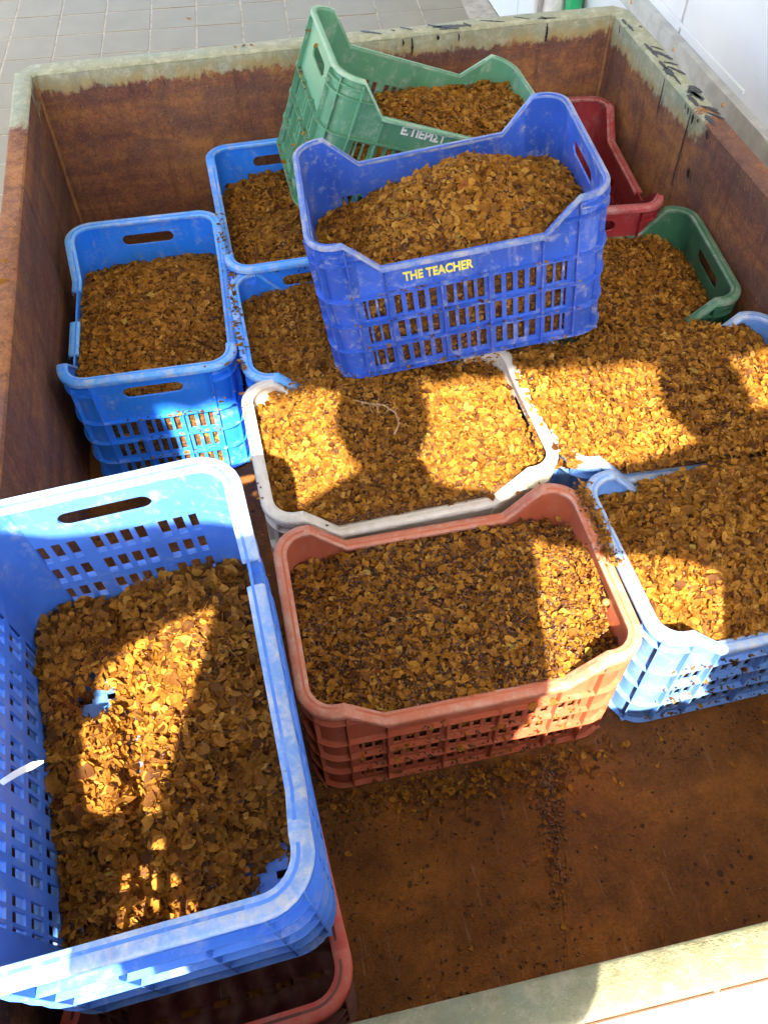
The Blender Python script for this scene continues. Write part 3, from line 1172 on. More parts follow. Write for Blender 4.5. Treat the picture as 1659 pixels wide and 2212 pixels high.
# ------------------------------------------------------------------ husks and seeds
def smooth_noise(seed, n=14, fmin=8, fmax=45):
    r = np.random.default_rng(seed)
    k = r.uniform(fmin, fmax, n)
    th_ = r.uniform(0, 2 * np.pi, n)
    ph = r.uniform(0, 2 * np.pi, n)
    am = 1 / k ** .8
    am /= np.sqrt((am ** 2).sum() / 2)
    kx, ky = k * np.cos(th_), k * np.sin(th_)

    def f(x, y):
        return sum(a * np.sin(X * x + Y * y + p) for a, X, Y, p in zip(am, kx, ky, ph))
    return f


def flake_protos():
    """eight curled, ragged husk shapes: 9 verts, 8 triangles"""
    out = []
    r = np.random.default_rng(3)
    for k in range(8):
        n = 8
        a = np.arange(n) / n * 2 * np.pi
        rr = 1 + r.normal(0, .13, n)
        x = np.cos(a) * rr
        y = np.sin(a) * rr * r.uniform(.42, .85)
        if k % 2 == 0:      # pointed, leaf-like
            x[0] *= 1.45
            y[[1, 7]] *= .6
        cup = r.uniform(.15, .75)
        tw = r.uniform(-.35, .35)
        z = cup * (x * x * r.uniform(.2, .8) + y * y * r.uniform(.3, 1.1)) + tw * x * y + r.normal(0, .07, n)
        v = np.concatenate([[[0, 0, r.uniform(-.1, .1)]], np.stack([x, y, z], 1)])
        if k % 3 == 0:
            v[:, 2] *= -1
        out.append(v)
    return np.array(out)


FLP = flake_protos()
FLF = np.array([(0, 1 + i, 1 + (i + 1) % 8) for i in range(8)])
sv = [(1.25, 0, 0), (0, .62, 0), (0, 0, .5), (0, -.62, 0), (0, 0, -.5), (-.85, 0, 0)]
s45 = .5
SDV = np.array([(1.3, 0, 0)] + [(.35, .62 * math.cos(q), .5 * math.sin(q)) for q in np.arange(6) / 6 * 2 * np.pi] + [(-.55, .5 * math.cos(q), .42 * math.sin(q)) for q in np.arange(6) / 6 * 2 * np.pi] + [(-.9, 0, 0)])
SDF = np.array([(0, 1 + i, 1 + (i + 1) % 6) for i in range(6)] + [(1 + i, 7 + i, 7 + (i + 1) % 6) for i in range(6)] + [(1 + i, 7 + (i + 1) % 6, 1 + (i + 1) % 6) for i in range(6)] + [(13, 7 + (i + 1) % 6, 7 + i) for i in range(6)])


def frames(nrm, rng):
    nrm = nrm / np.linalg.norm(nrm, axis=1, keepdims=True)
    a = rng.normal(size=nrm.shape)
    u = np.cross(nrm, a)
    u /= np.linalg.norm(u, axis=1, keepdims=True)
    v = np.cross(nrm, u)
    return np.stack([u, v, nrm], 2)


def scatter(pos, nrm, size, rng, tilt, proto, faces, tint):
    """returns verts, faces, tints of one small piece at each position"""
    n = len(pos)
    nn = nrm + rng.normal(0, tilt, (n, 3))
    Fm = frames(nn, rng)
    if proto.ndim == 3:
        V = proto[rng.integers(0, len(proto), n)]
    else:
        V = np.repeat(proto[None], n, 0)
    V = V * size[:, None, None]
    V = np.einsum('nij,nkj->nki', Fm, V) + pos[:, None, :]
    k = V.shape[1]
    F = faces[None] + (np.arange(n) * k)[:, None, None]
    return V.reshape(-1, 3), F.reshape(-1, 3), np.repeat(tint, k)


def tri_mesh(name, V, F, T, mats, mi=None):
    me = bpy.data.meshes.new(name)
    me.vertices.add(len(V))
    me.vertices.foreach_set('co', V.astype(np.float32).ravel())
    me.loops.add(len(F) * 3)
    me.loops.foreach_set('vertex_index', F.astype(np.int32).ravel())
    me.polygons.add(len(F))
    me.polygons.foreach_set('loop_start', np.arange(0, len(F) * 3, 3, dtype=np.int32))
    for m in mats:
        me.materials.append(m)
    if mi is not None:
        me.polygons.foreach_set('material_index', mi.astype(np.int32))
    me.polygons.foreach_set('use_smooth', np.ones(len(F), bool))
    at = me.attributes.new('tint', 'FLOAT', 'POINT')
    at.data.foreach_set('value', T.astype(np.float32))
    me.update(calc_edges=True)
    me.validate()
    return me


def husk_tint(n, rng, dark=.0, pale=0.):
    t_ = np.clip(rng.normal(.485 - dark + pale, .185, n), .02, .88)
    r = rng.random(n)
    t_[r < .05] = rng.uniform(.02, .12, (r < .05).sum())
    t_[r > .985] = rng.uniform(.93, 1, (r > .985).sum())
    return t_


class Pile:
    def __init__(s):
        s.V, s.F, s.T, s.I, s.n = [], [], [], [], 0

    def add(s, V, F, T, mi):
        s.V.append(V)
        s.F.append(F + s.n)
        s.T.append(T)
        s.I.append(np.full(len(F), mi))
        s.n += len(V)

    def husks(s, pos, nrm, rng, size=(.0058, .0019), tilt=.75, dark=0., pale=0.):
        n = len(pos)
        if n:
            sz = np.clip(rng.normal(size[0], size[1], n), .0030, .0125)
            frag = rng.random(n) < .40
            sz[frag] *= rng.uniform(.4, .75, frag.sum())
            s.add(*scatter(pos, nrm, sz, rng, tilt, FLP, FLF, husk_tint(n, rng, dark, pale)), 0)

    def stems(s, pos, nrm, rng):
        n = len(pos)
        if n:
            a = np.linspace(-1, 1, 5)
            c = np.stack([a, .22 * a * a, .12 * np.sin(a * 2.2)], 1)
            pr = np.concatenate([c + (0, .035, 0), c - (0, .035, 0), c + (0, 0, .06)])
            fc = []
            for i in range(4):
                for p, q in ((0, 5), (5, 10), (10, 0)):
                    fc += [(p + i, q + i, q + i + 1), (p + i, q + i + 1, p + i + 1)]
            s.add(*scatter(pos, nrm, np.clip(rng.normal(.011, .004, n), .005, .022), rng, .35, pr, np.array(fc), rng.uniform(.7, .92, n)), 0)

    def seeds(s, pos, nrm, rng, size=.0027):
        n = len(pos)
        if n:
            s.add(*scatter(pos, nrm, np.clip(rng.normal(size, .0005, n), .0016, .004), rng, .3, SDV, SDF, rng.random(n)), 1)

    def build(s, name):
        me = tri_mesh(name, np.concatenate(s.V), np.concatenate(s.F), np.concatenate(s.T), [M['husk'], M['seed'], M['bed']], np.concatenate(s.I))
        o = bpy.data.objects.new(name, me)
        COL.objects.link(o)
        return o


AIN, BIN = CL / 2 - RIMW - TK - .001, CW / 2 - RIMW - TK - .001


def inside(x, y, m=0., ext=(0, 0, 0, 0)):
    """inside the crate's inner rounded rectangle; ext widens the low middle of the long sides (front, back) or the ends (left, right)"""
    r = CR - TK
    dx = np.maximum(np.abs(x) - (AIN - m - r), 0)
    dy = np.maximum(np.abs(y) - (BIN - m - r), 0)
    k = dx * dx + dy * dy < r * r
    fr, bk, lf_, rt = ext
    mid = np.abs(x) < .265 * CL
    if fr:
        k |= mid & (y < 0) & (y > -BIN - fr)
    if bk:
        k |= mid & (y > 0) & (y < BIN + bk)
    if lf_:
        k |= (np.abs(y) < BIN - .01) & (x < 0) & (x > -AIN - lf_)
    if rt:
        k |= (np.abs(y) < BIN - .03) & (x > 0) & (x < AIN + rt)
    return k


def heap(key, seed, hfun, label, amp=.006, dens=6.6, seedd=.6, ext=(0, 0, 0, 0), size=(.0058, .0020), side=2200, floor=.006, dark=0., pale=0., tilt=.42):
    rng = np.random.default_rng(seed)
    ns = smooth_noise(seed)
    ns2 = smooth_noise(seed + 50, 14, 60, 160)

    def h(x, y):
        q = hfun(x / AIN, y / BIN) + amp * ns(x, y) + .0022 * ns2(x, y)
        d = np.minimum(AIN - np.abs(x), BIN - np.abs(y))
        return q
    P = Pile()
    ex = max(ext)
    A = (2 * AIN + 2 * ex) * (2 * BIN + 2 * ex) * 1e4
    for kind, dn in (('h', dens), ('s', seedd), ('t', .035)):
        n = int(A * dn)
        x = rng.uniform(-AIN - ex, AIN + ex, n)
        y = rng.uniform(-BIN - ex, BIN + ex, n)
        z = h(x, y)
        ok = inside(x, y, .0035, ext) & (z > floor - .022 * rng.random(n) ** 2)
        z = np.maximum(z, .0075)
        x, y, z = x[ok], y[ok], z[ok]
        e = .002
        N = np.stack([-(h(x + e, y) - h(x - e, y)) / (2 * e) * .6, -(h(x, y + e) - h(x, y - e)) / (2 * e) * .6, np.ones_like(x)], 1)
        if kind == 'h':
            pos = np.stack([x, y, z + rng.uniform(-.006, .004, len(x))], 1)
            P.husks(pos, N, rng, size, tilt, dark, pale)
        elif kind == 't':
            P.stems(np.stack([x, y, z + rng.uniform(.002, .005, len(x))], 1), N, rng)
        else:
            pos = np.stack([x, y, z + rng.uniform(-.003, .003, len(x))], 1)
            P.seeds(pos, N, rng)
    # sides, seen through the slots
    if side:
        per = 4 * (AIN + BIN)
        s_ = rng.uniform(0, 4, side)
        f = rng.uniform(-1, 1, side)
        sidei = rng.choice(4, side, p=[AIN / (2 * (AIN + BIN)), BIN / (2 * (AIN + BIN))] * 2)
        x = np.where(sidei == 0, f * (AIN - .03), np.where(sidei == 1, AIN - .005, np.where(sidei == 2, f * (AIN - .03), -AIN + .005)))
        y = np.where(sidei == 0, -BIN + .005, np.where(sidei == 1, f * (BIN - .03), np.where(sidei == 2, BIN - .005, f * (BIN - .03))))
        z = rng.random(side) * (h(x, y) - .01) + .008
        N = np.stack([np.where(sidei == 1, 1, np.where(sidei == 3, -1, 0)), np.where(sidei == 0, -1, np.where(sidei == 2, 1, 0)), np.full(side, .1)], 1).astype(float)
        ok = z < h(x, y)
        P.husks(np.stack([x, y, z], 1)[ok], N[ok], rng, (.0055, .0012), .35, dark)
    # bed: solid body under the husks
    nx, ny = 44, 30
    gx = np.linspace(-AIN + .006, AIN - .006, nx)
    gy = np.linspace(-BIN + .006, BIN - .006, ny)
    X, Y = np.meshgrid(gx, gy)
    r = CR - TK - .004
    # pull the grid's corners in onto the rounded corner
    ddx, ddy = np.maximum(np.abs(X) - (AIN - .006 - r), 0), np.maximum(np.abs(Y) - (BIN - .006 - r), 0)
    L_ = np.hypot(ddx, ddy)
    sc_ = np.where(L_ > r, r / np.maximum(L_, 1e-9), 1)
    X = np.where(ddx > 0, np.sign(X) * (AIN - .006 - r + ddx * sc_), X)
    Y = np.where(ddy > 0, np.sign(Y) * (BIN - .006 - r + ddy * sc_), Y)
    Zt = h(X, Y) - .006
    V = np.stack([X, Y, np.maximum(Zt, .0055)], 2).reshape(-1, 3)
    F = []
    for j in range(ny - 1):
        for i in range(nx - 1):
            k = j * nx + i
            if min(Zt[j, i], Zt[j, i + 1], Zt[j + 1, i], Zt[j + 1, i + 1]) < .0085:
                continue
            F += [(k, k + 1, k + nx + 1), (k, k + nx + 1, k + nx)]
    ring = [i for i in range(nx)] + [j * nx + nx - 1 for j in range(1, ny)] + [(ny - 1) * nx + i for i in range(nx - 2, -1, -1)] + [j * nx for j in range(ny - 2, 0, -1)]
    nb = len(V)
    Vb = V[ring].copy()
    Vb[:, 2] = .0055
    V = np.concatenate([V, Vb])
    m = len(ring)
    for i in range(m):
        a, b = ring[i], ring[(i + 1) % m]
        F += [(a, nb + i, nb + (i + 1) % m), (a, nb + (i + 1) % m, b)]
    P.add(V, np.array(F), np.zeros(len(V)), 2)
    o = P.build('husk_heap')
    o.matrix_world = MATR[key]
    tag(o, label, 'husks', 'heaps of dried husks in the crates', 'stuff')
    return o, h


def g2(u, v, cu, cv, su, sv_):
    return np.exp(-((u - cu) / su) ** 2 - ((v - cv) / sv_) ** 2)


heap('B1', 21, lambda u, v: .232 + .030 * g2(u, v, -.3, 0, .9, .9) - .035 * np.maximum(u - .55, 0) / .45 - .012 * np.abs(v) ** 3, 'brown husks in the crate against the left tub wall', amp=.004, seedd=.3)
heap('B2', 22, lambda u, v: .222 + .055 * g2(u, v, -.6, -.4, .9, .9) - .03 * np.maximum(v, 0) ** 2, 'brown husks in the blue crate at the back wall', amp=.005, seedd=.3)
heap('B3', 23, lambda u, v: .258 + .024 * g2(u, v, .4, 0, .9, .9) - .02 * g2(u, v, -1, 1, .18, .35), 'brown husks in the blue crate under the lettered crate', amp=.004, ext=(.016, 0, 0, 0), seedd=.5)
heap('W', 24, lambda u, v: .262 + .020 * g2(u, v, 0, .6, 1.0, .8), 'half sunlit husks in the whitish crate', amp=.004, ext=(0, .02, 0, 0), seedd=.7)
heap('T', 25, lambda u, v: .234 + .012 * g2(u, v, 0, 0, .8, .8) - .014 * g2(u, v, -.9, .8, .4, .4) - .010 * g2(u, v, 1, -.2, .15, .9), 'brown husks mixed with many dark seeds in the terracotta crate', amp=.004, seedd=3.0, dens=4.2)
heap('B4', 26, lambda u, v: .272 + .030 * g2(u, v, -.2, .7, .9, .9) + .040 * g2(u, v, -1.02, 0, .22, 1.0) - .02 * g2(u, v, 1, .4, .12, .8), 'brightly sunlit husks overflowing the light blue crate', amp=.003, ext=(.008, .022, .045, 0), seedd=.7)
heap('B5', 27, lambda u, v: .262 + .028 * g2(u, v, -.1, .3, .6, .7) - .035 * g2(u, v, -.75, -1, .35, .22), 'brown husks in the light blue crate at the right edge', amp=.005, ext=(0, .012, 0, 0), seedd=.7, size=(.0072, .0018))
heap('G2', 28, lambda u, v: .245 + .030 * g2(u, v, -.2, -.6, 1, .9) - .030 * np.maximum(u - .7, 0) / .3, 'brown husks in the dark green crate', amp=.004, ext=(.022, 0, 0, 0), seedd=.7)
heap('TE', 29, lambda u, v: .158 + .142 * g2(u, v, .15, -.10, .78, .95) - .03 * np.maximum(-u - .5, 0), 'tall mound of husks in the crate lettered THE TEACHER', amp=.004, seedd=.9, size=(.0066, .0017), side=4200, pale=.03)
heap('GU', 30, lambda u, v: .165 + .105 * u + .045 * g2(u, v, .1, 0, .6, .8), 'husks slid to the low end of the tipped green crate', amp=.005, seedd=.6, side=3600, pale=.03)
heap('B6', 31, lambda u, v: np.minimum(.125, .045 + .035 * u + .030 * g2(u, v, .35, -.55, .5, .5) + .055 * g2(u, v, -.35, .1, .35, .4) - .105 * g2(u, v, -.82, -.76, .24, .28) - .120 * g2(u, v, .47, .60, .11, .17) - .05 * g2(u, v, .02, .3, .9, .10)),
     'loose heap of large husks in the half emptied front blue crate', amp=.007, seedd=.5, dens=6.2, size=(.0068, .0024), side=900, tilt=.7, dark=.02)

# ---- loose husks and seeds: tub floor, rims, ledges
rng = np.random.default_rng(77)
UP = np.array([[0, 0, 1.]])


def up(n):
    return np.repeat(UP, n, 0)


P = Pile()


def strew(xy, z, frac_seed=.6, size=(.0055, .0015), tilt=.25, pale=-.1):
    xy = np.asarray(xy)
    n = len(xy)
    pos = np.concatenate([xy, np.full((n, 1), z) if np.isscalar(z) else z[:, None]], 1)
    k = rng.random(n) < frac_seed
    P.seeds(pos[k] + (0, 0, .0012), up(k.sum()), rng)
    P.husks(pos[~k] + (0, 0, .0018), up((~k).sum()), rng, size, tilt, 0, pale)


def box(n, x0, x1, y0, y1):
    return np.stack([rng.uniform(x0, x1, n), rng.uniform(y0, y1, n)], 1)


# foot of the terracotta crate
q = box(700, -.40, .13, -.52, -.43)
q = q[q[:, 1] > -.445 - .09 * rng.random(len(q)) ** 1.6]
strew(q, .001, .5)
q = np.stack([rng.normal(-.08, .10, 330), -.44 - np.abs(rng.normal(0, .035, 330))], 1)
strew(q, .002, .35)
q = np.stack([rng.normal(-.22, .07, 160), -.44 - np.abs(rng.normal(0, .02, 160))], 1)
strew(q, .002, .3)
# dark trail along the weld seam
y = -.44 - np.abs(rng.normal(0, .12, 420))
q = np.stack([.0103 + (y + .4575) * .244 + rng.normal(-.008, .012, 420), y], 1)
strew(q[q[:, 1] > -.8], .001, .93)
# thin scatter on the bare floor
strew(box(330, -.38, .0, -.80, -.44), .0005, .93)
strew(box(150, .0, .65, -.80, -.44), .0005, .95)
strew(box(140, .15, .6, -.50, -.43), .0005, .9)
# gaps between crates
strew(box(900, -.40, -.33, -.42, .30), .002, .75)
strew(box(500, -.395, -.31, -.25, .30), .006, .7)
strew(box(300, -.76, -.40, -.20, .32), .001, .7)
# spill on the two rims between terracotta and light blue crate
y = rng.uniform(-.275, -.10, 420)
q = np.stack([.1345 + .004 * np.sin(y * 60) + rng.normal(0, .0095, 420), y], 1)
strew(q, .304 + rng.uniform(0, .010, 420) * np.exp(-((q[:, 0] - .1345) / .012) ** 2), .35, tilt=.5, pale=0)
q = np.stack([rng.uniform(.098, .1225, 520), rng.normal(-.235, .045, 520)], 1)
strew(q, .236 + .042 * ((q[:, 0] - .098) / .0245) ** 1.5 * np.exp(-((q[:, 1] + .235) / .06) ** 2) + rng.uniform(0, .004, 520), .3, tilt=.5, pale=0)
strew(box(60, -.36, .6, -.822, -.80), .0005, .8)
strew(box(50, .60, .665, -.80, -.45), .0005, .8)
# rims at the left
y = rng.uniform(.34, .82, 90)
strew(np.stack([-.395 + rng.normal(0, .006, 90), y], 1), .3075, .55)
y = rng.uniform(.30, .60, 50)
strew(np.stack([-.393 + rng.normal(0, .005, 50), y], 1), .309, .6)
strew(np.stack([rng.uniform(-.39, -.1, 60), .603 + rng.normal(0, .008, 60)], 1), .300, .6)
strew(np.stack([rng.uniform(-.49, -.40, 8), .325 + rng.normal(0, .003, 8)], 1), .3075, .4)
# whitish crate's rims
strew(np.stack([.118 + rng.normal(0, .003, 26), rng.uniform(-.05, .25, 26)], 1), .3075, .5)
strew(np.stack([-.405 + rng.normal(0, .003, 12), rng.uniform(-.02, .24, 12)], 1), .3075, .5)
strew(np.stack([rng.uniform(-.38, .11, 26), -.068 + rng.normal(0, .003, 26)], 1), .270, .5)
y = rng.uniform(-.065, .285, 1100)
q = np.stack([.1365 + .030 * np.clip((y + .03) / .3, 0, 1) * rng.random(1100) + rng.normal(0, .005, 1100), y], 1)
strew(q, .3045 + rng.uniform(0, .006, 1100), .12, tilt=.4, pale=0)
# husks spilled at the crossing under the lettered crate
q = np.stack([rng.normal(.14, .12, 900), rng.normal(.295, .03, 900)], 1)
strew(q, .286 + .014 * np.exp(-((q[:, 0] - .14) / .15) ** 2) + rng.uniform(0, .008, 900), .1, tilt=.5, pale=0)
q = np.stack([rng.normal(-.12, .12, 900), rng.normal(.272, .02, 900)], 1)
strew(q, .276 + rng.uniform(0, .012, 900), .1, tilt=.5, pale=0)
# back rim and tub floor behind
strew(box(60, -.5, .5, 1.12, 1.2), .001, .6)
q = np.array([(-.79, .78), (-.785, .60), (-.792, .50), (-.25, 1.245), (-.29, 1.25), (-.27, 1.248), (-.79, .44), (-.781, .85)])
strew(q, HT + .004, 0, (.008, .001))
q = np.array([(-1.2, 1.9), (-1.05, 2.2), (-1.1, 2.75), (-.9, 2.7), (-1.3, 3.3), (-.4, 3.3), (0.1, 2.9), (.3, 2.6), (-1.02, 1.3), (-1.03, 1.1)])
strew(q, ZG + .002, .2, (.010, .001))


# ledges of the outer ribs
def ledge(key, sec, rows, n, flo=0., fhi=1., fs=.55):
    Mx = np.array(MATR[key])
    for r in rows:
        f = rng.uniform(flo, fhi, n)
        pts = []
        for q in f:
            x, y_ = PE.at(sec, q, r * CH, rng.uniform(.002, .010))
            pts.append((x, y_, r * CH + .0022, 1))
        pts = np.array(pts) @ Mx.T
        k = rng.random(n) < fs
        P.seeds(pts[k, :3], up(k.sum()), rng)
        P.husks(pts[~k, :3], up((~k).sum()), rng, (.005, .0015), .5)


ledge('T', 0, RIBS[:1], 60, .1, .9)
ledge('T', 0, RIBS[1:3], 60, .05, .97)
ledge('T', 0, RIBS[3:], 26, .3, .97)
ledge('TE', 0, RIBS, 26, 0, 1, .5)
ledge('B5', 0, RIBS, 40, 0, .7, .75)
ledge('B1', 6, RIBS, 26, .2, 1, .5)
ledge('GU', 6, RIBS, 20, 0, 1, .35)
ledge('GU', 6, (.865,), 8, 0, 1, .35)
lo = P.build('loose_husks')
tag(lo, 'loose husks and dark seeds strewn over the tub floor, rims and ledges', 'husks', None, 'stuff')

# spilled heap that props the tipped green crate at the back
# ------------------------------------------------------------------ small things
M['twig'] = flat_mat('dry_twig', (.36, .22, .11), .75, 0, .35, 160)
tw = empty('grape_stem', (-.17, .15, .283))
tag(tw, 'dry brown forked grape stem lying on the husks in the whitish crate', 'stem')
P0 = Vector((-.17, .15, .283))
main = [(-.205, .185, .300), (-.178, .163, .306), (-.154, .152, .308), (-.137, .130, .306), (-.136, .106, .303), (-.149, .086, .298)]
MB().tube([Vector(p) - P0 for p in main], [.0010, .0014, .0018, .0018, .0016, .0026], 7).build('stalk', M['twig'], tw, 60)
for pts in ([(-.178, .163, .306), (-.180, .150, .304), (-.176, .141, .302)], [(-.168, .158, .307), (-.160, .168, .312)], [(-.186, .170, .304), (-.196, .167, .303)], [(-.147, .141, .307), (-.158, .134, .304)], [(-.192, .174, .303), (-.190, .160, .301)], [(-.163, .155, .308), (-.168, .143, .303), (-.165, .137, .301)],
            [(-.173, .160, .307), (-.166, .150, .306), (-.168, .147, .305)], [(-.140, .134, .307), (-.131, .139, .309)]):
    MB().tube([Vector(p) - P0 for p in pts], .0008, 6).build('side_shoot', M['twig'], tw, 60)

t = NT('berry')
M['berry'] = t.done(t.bsdf(t.mix(t.noise(t.obj(), 90, 3), (.20, .13, .04), (.42, .26, .10)), .3, 0, .5))


def berry(loc, r, label):
    b = MB().lathe([(.0001, -1), (.38, -.92), (.71, -.71), (.92, -.38), (1, 0), (.92, .38), (.71, .71), (.38, .92), (.1, 1), (.08, .88)], 18)
    b.v = [(x * r, y * r, z * r) for x, y, z in b.v]
    o = b.build('dried_berry', M['berry'], None, 60)
    o.location = loc
    o.rotation_euler = (.6, .3, 0)
    tag(o, label, 'berry', 'whole dried berries')


berry((.112, -.308, .262), .0065, 'round olive brown berry at the right end of the terracotta crate')
berry((.372, -.418, .283), .008, 'round brown berry at the right picture edge in the light blue crate')

tie = empty('cable_tie')
tie.matrix_world = MATR['B6'] @ Matrix.Translation((-.03, .150, .16))
tag(tie, 'white flat plastic tie sticking out through the left slots of the front blue crate', 'cable tie')
M['tie'] = flat_mat('white_nylon', (.72, .74, .76), .4)
V, F = [], []
for k in range(11):
    a = k / 10
    yy = .02 - .058 * a
    zz = .012 * math.sin(a * 2.2) + .008
    for wd in (-.0042, .0042):
        wq = wd * (1 if k < 9 else 1 - .35 * (k - 8))
        V += [(wq + .012 * a, yy, zz), (wq + .012 * a, yy, zz + .0013)]
for k in range(10):
    a, b = 4 * k, 4 * k + 4
    F += [(a, b, b + 2, a + 2), (a + 1, a + 3, b + 3, b + 1), (a, a + 1, b + 1, b), (a + 2, b + 2, b + 3, a + 3)]
F += [(0, 2, 3, 1), (40, 41, 43, 42)]
mesh_obj('strap', V, F, M['tie'], tie)
MB().box((-.0075, .018, .004), (.0075, .030, .014), .0015).build('head', M['tie'], tie)

# ---- things standing behind the tub at the right
pipe = empty('white_pipe', (.815, 2.16, ZG))
tag(pipe, 'white plastic standpipe behind the far right tub corner', 'pipe')
M['pvc'] = flat_mat('white_pvc', (.78, .78, .76), .4)
MB().lathe([(.011, 0), (.011, .95)], 16).build('tube', M['pvc'], pipe, 60)
MB().lathe([(.014, .2), (.014, .24)], 16).build('coupling', M['pvc'], pipe, 60)
gp = empty('grey_post', (.848, 2.20, ZG))
tag(gp, 'grey square post beside the white standpipe', 'post')
MB().box((-.017, -.017, 0), (.017, .017, 1.0), .002).build('shaft', M['steel'], gp)
MB().box((-.035, -.035, 0), (.035, .035, .008)).build('foot_plate', M['steel'], gp)
sk = empty('white_sack', (.895, 2.17, ZG))
tag(sk, 'white woven sack with a yellow top edge, left of the green drum', 'sack')
M['sack'] = flat_mat('white_sack', (.74, .73, .69), .7, 0, .15, 30)
M['yel'] = flat_mat('yellow_print', (.75, .55, .08), .6)
MB().lathe([(.03, 0), (.042, .03), (.045, .2), (.042, .36), (.034, .47), (.022, .52), (.026, .56)], 18).build('bag', M['sack'], sk, 60)
MB().lathe([(.0275, .555), (.0285, .575), (.012, .58)], 18).build('top_band', M['yel'], sk, 60)
dr = empty('green_drum', (.938, 2.10, ZG))
tag(dr, 'small bright green plastic drum against the white wall', 'drum')
M['drum'] = flat_mat('green_drum', (.015, .36, .13), .4)
MB().lathe([(.024, 0), (.029, .01), (.029, .32), (.031, .33), (.031, .35), (.029, .36), (.029, .68), (.02, .70)], 24).build('barrel', M['drum'], dr, 50)
MB().lathe([(.012, .70), (.012, .72)], 12).build('cap', M['ink_shadow'], dr, 50)
hs = empty('black_hose', (.972, 2.13, ZG))
tag(hs, 'black hose hanging between the green drum and the white wall', 'hose')
M['hose'] = flat_mat('black_rubber', (.02, .02, .022), .6)
MB().tube([(0, 0, 0), (-.004, .01, .2), (.001, 0, .4), (-.003, .008, .62), (0, 0, .95)], .0095, 10).build('hose_run', M['hose'], hs, 60)
bp = empty('blue_pipe', (.966, 2.28, ZG))
tag(bp, 'thin light blue pipe standing along the white wall', 'pipe')
M['bpipe'] = flat_mat('blue_pipe', (.16, .38, .68), .4)
MB().lathe([(.009, 0), (.009, 1.0)], 14).build('tube', M['bpipe'], bp, 60)
MB().lathe([(.0115, .3), (.0115, .33)], 14).build('clip', M['pvc'], bp, 60)

# ------------------------------------------------------------------ the three onlookers behind the camera, whose shadows fall into the tub
M['skin'] = flat_mat('skin', (.48, .29, .20), .5)
M['hair'] = flat_mat('hair', (.035, .022, .015), .6)
CLOTH = {}


def cloth(col):
    if col not in CLOTH:
        CLOTH[col] = flat_mat('cloth', col, .85, 0, .15, 40)
    return CLOTH[col]


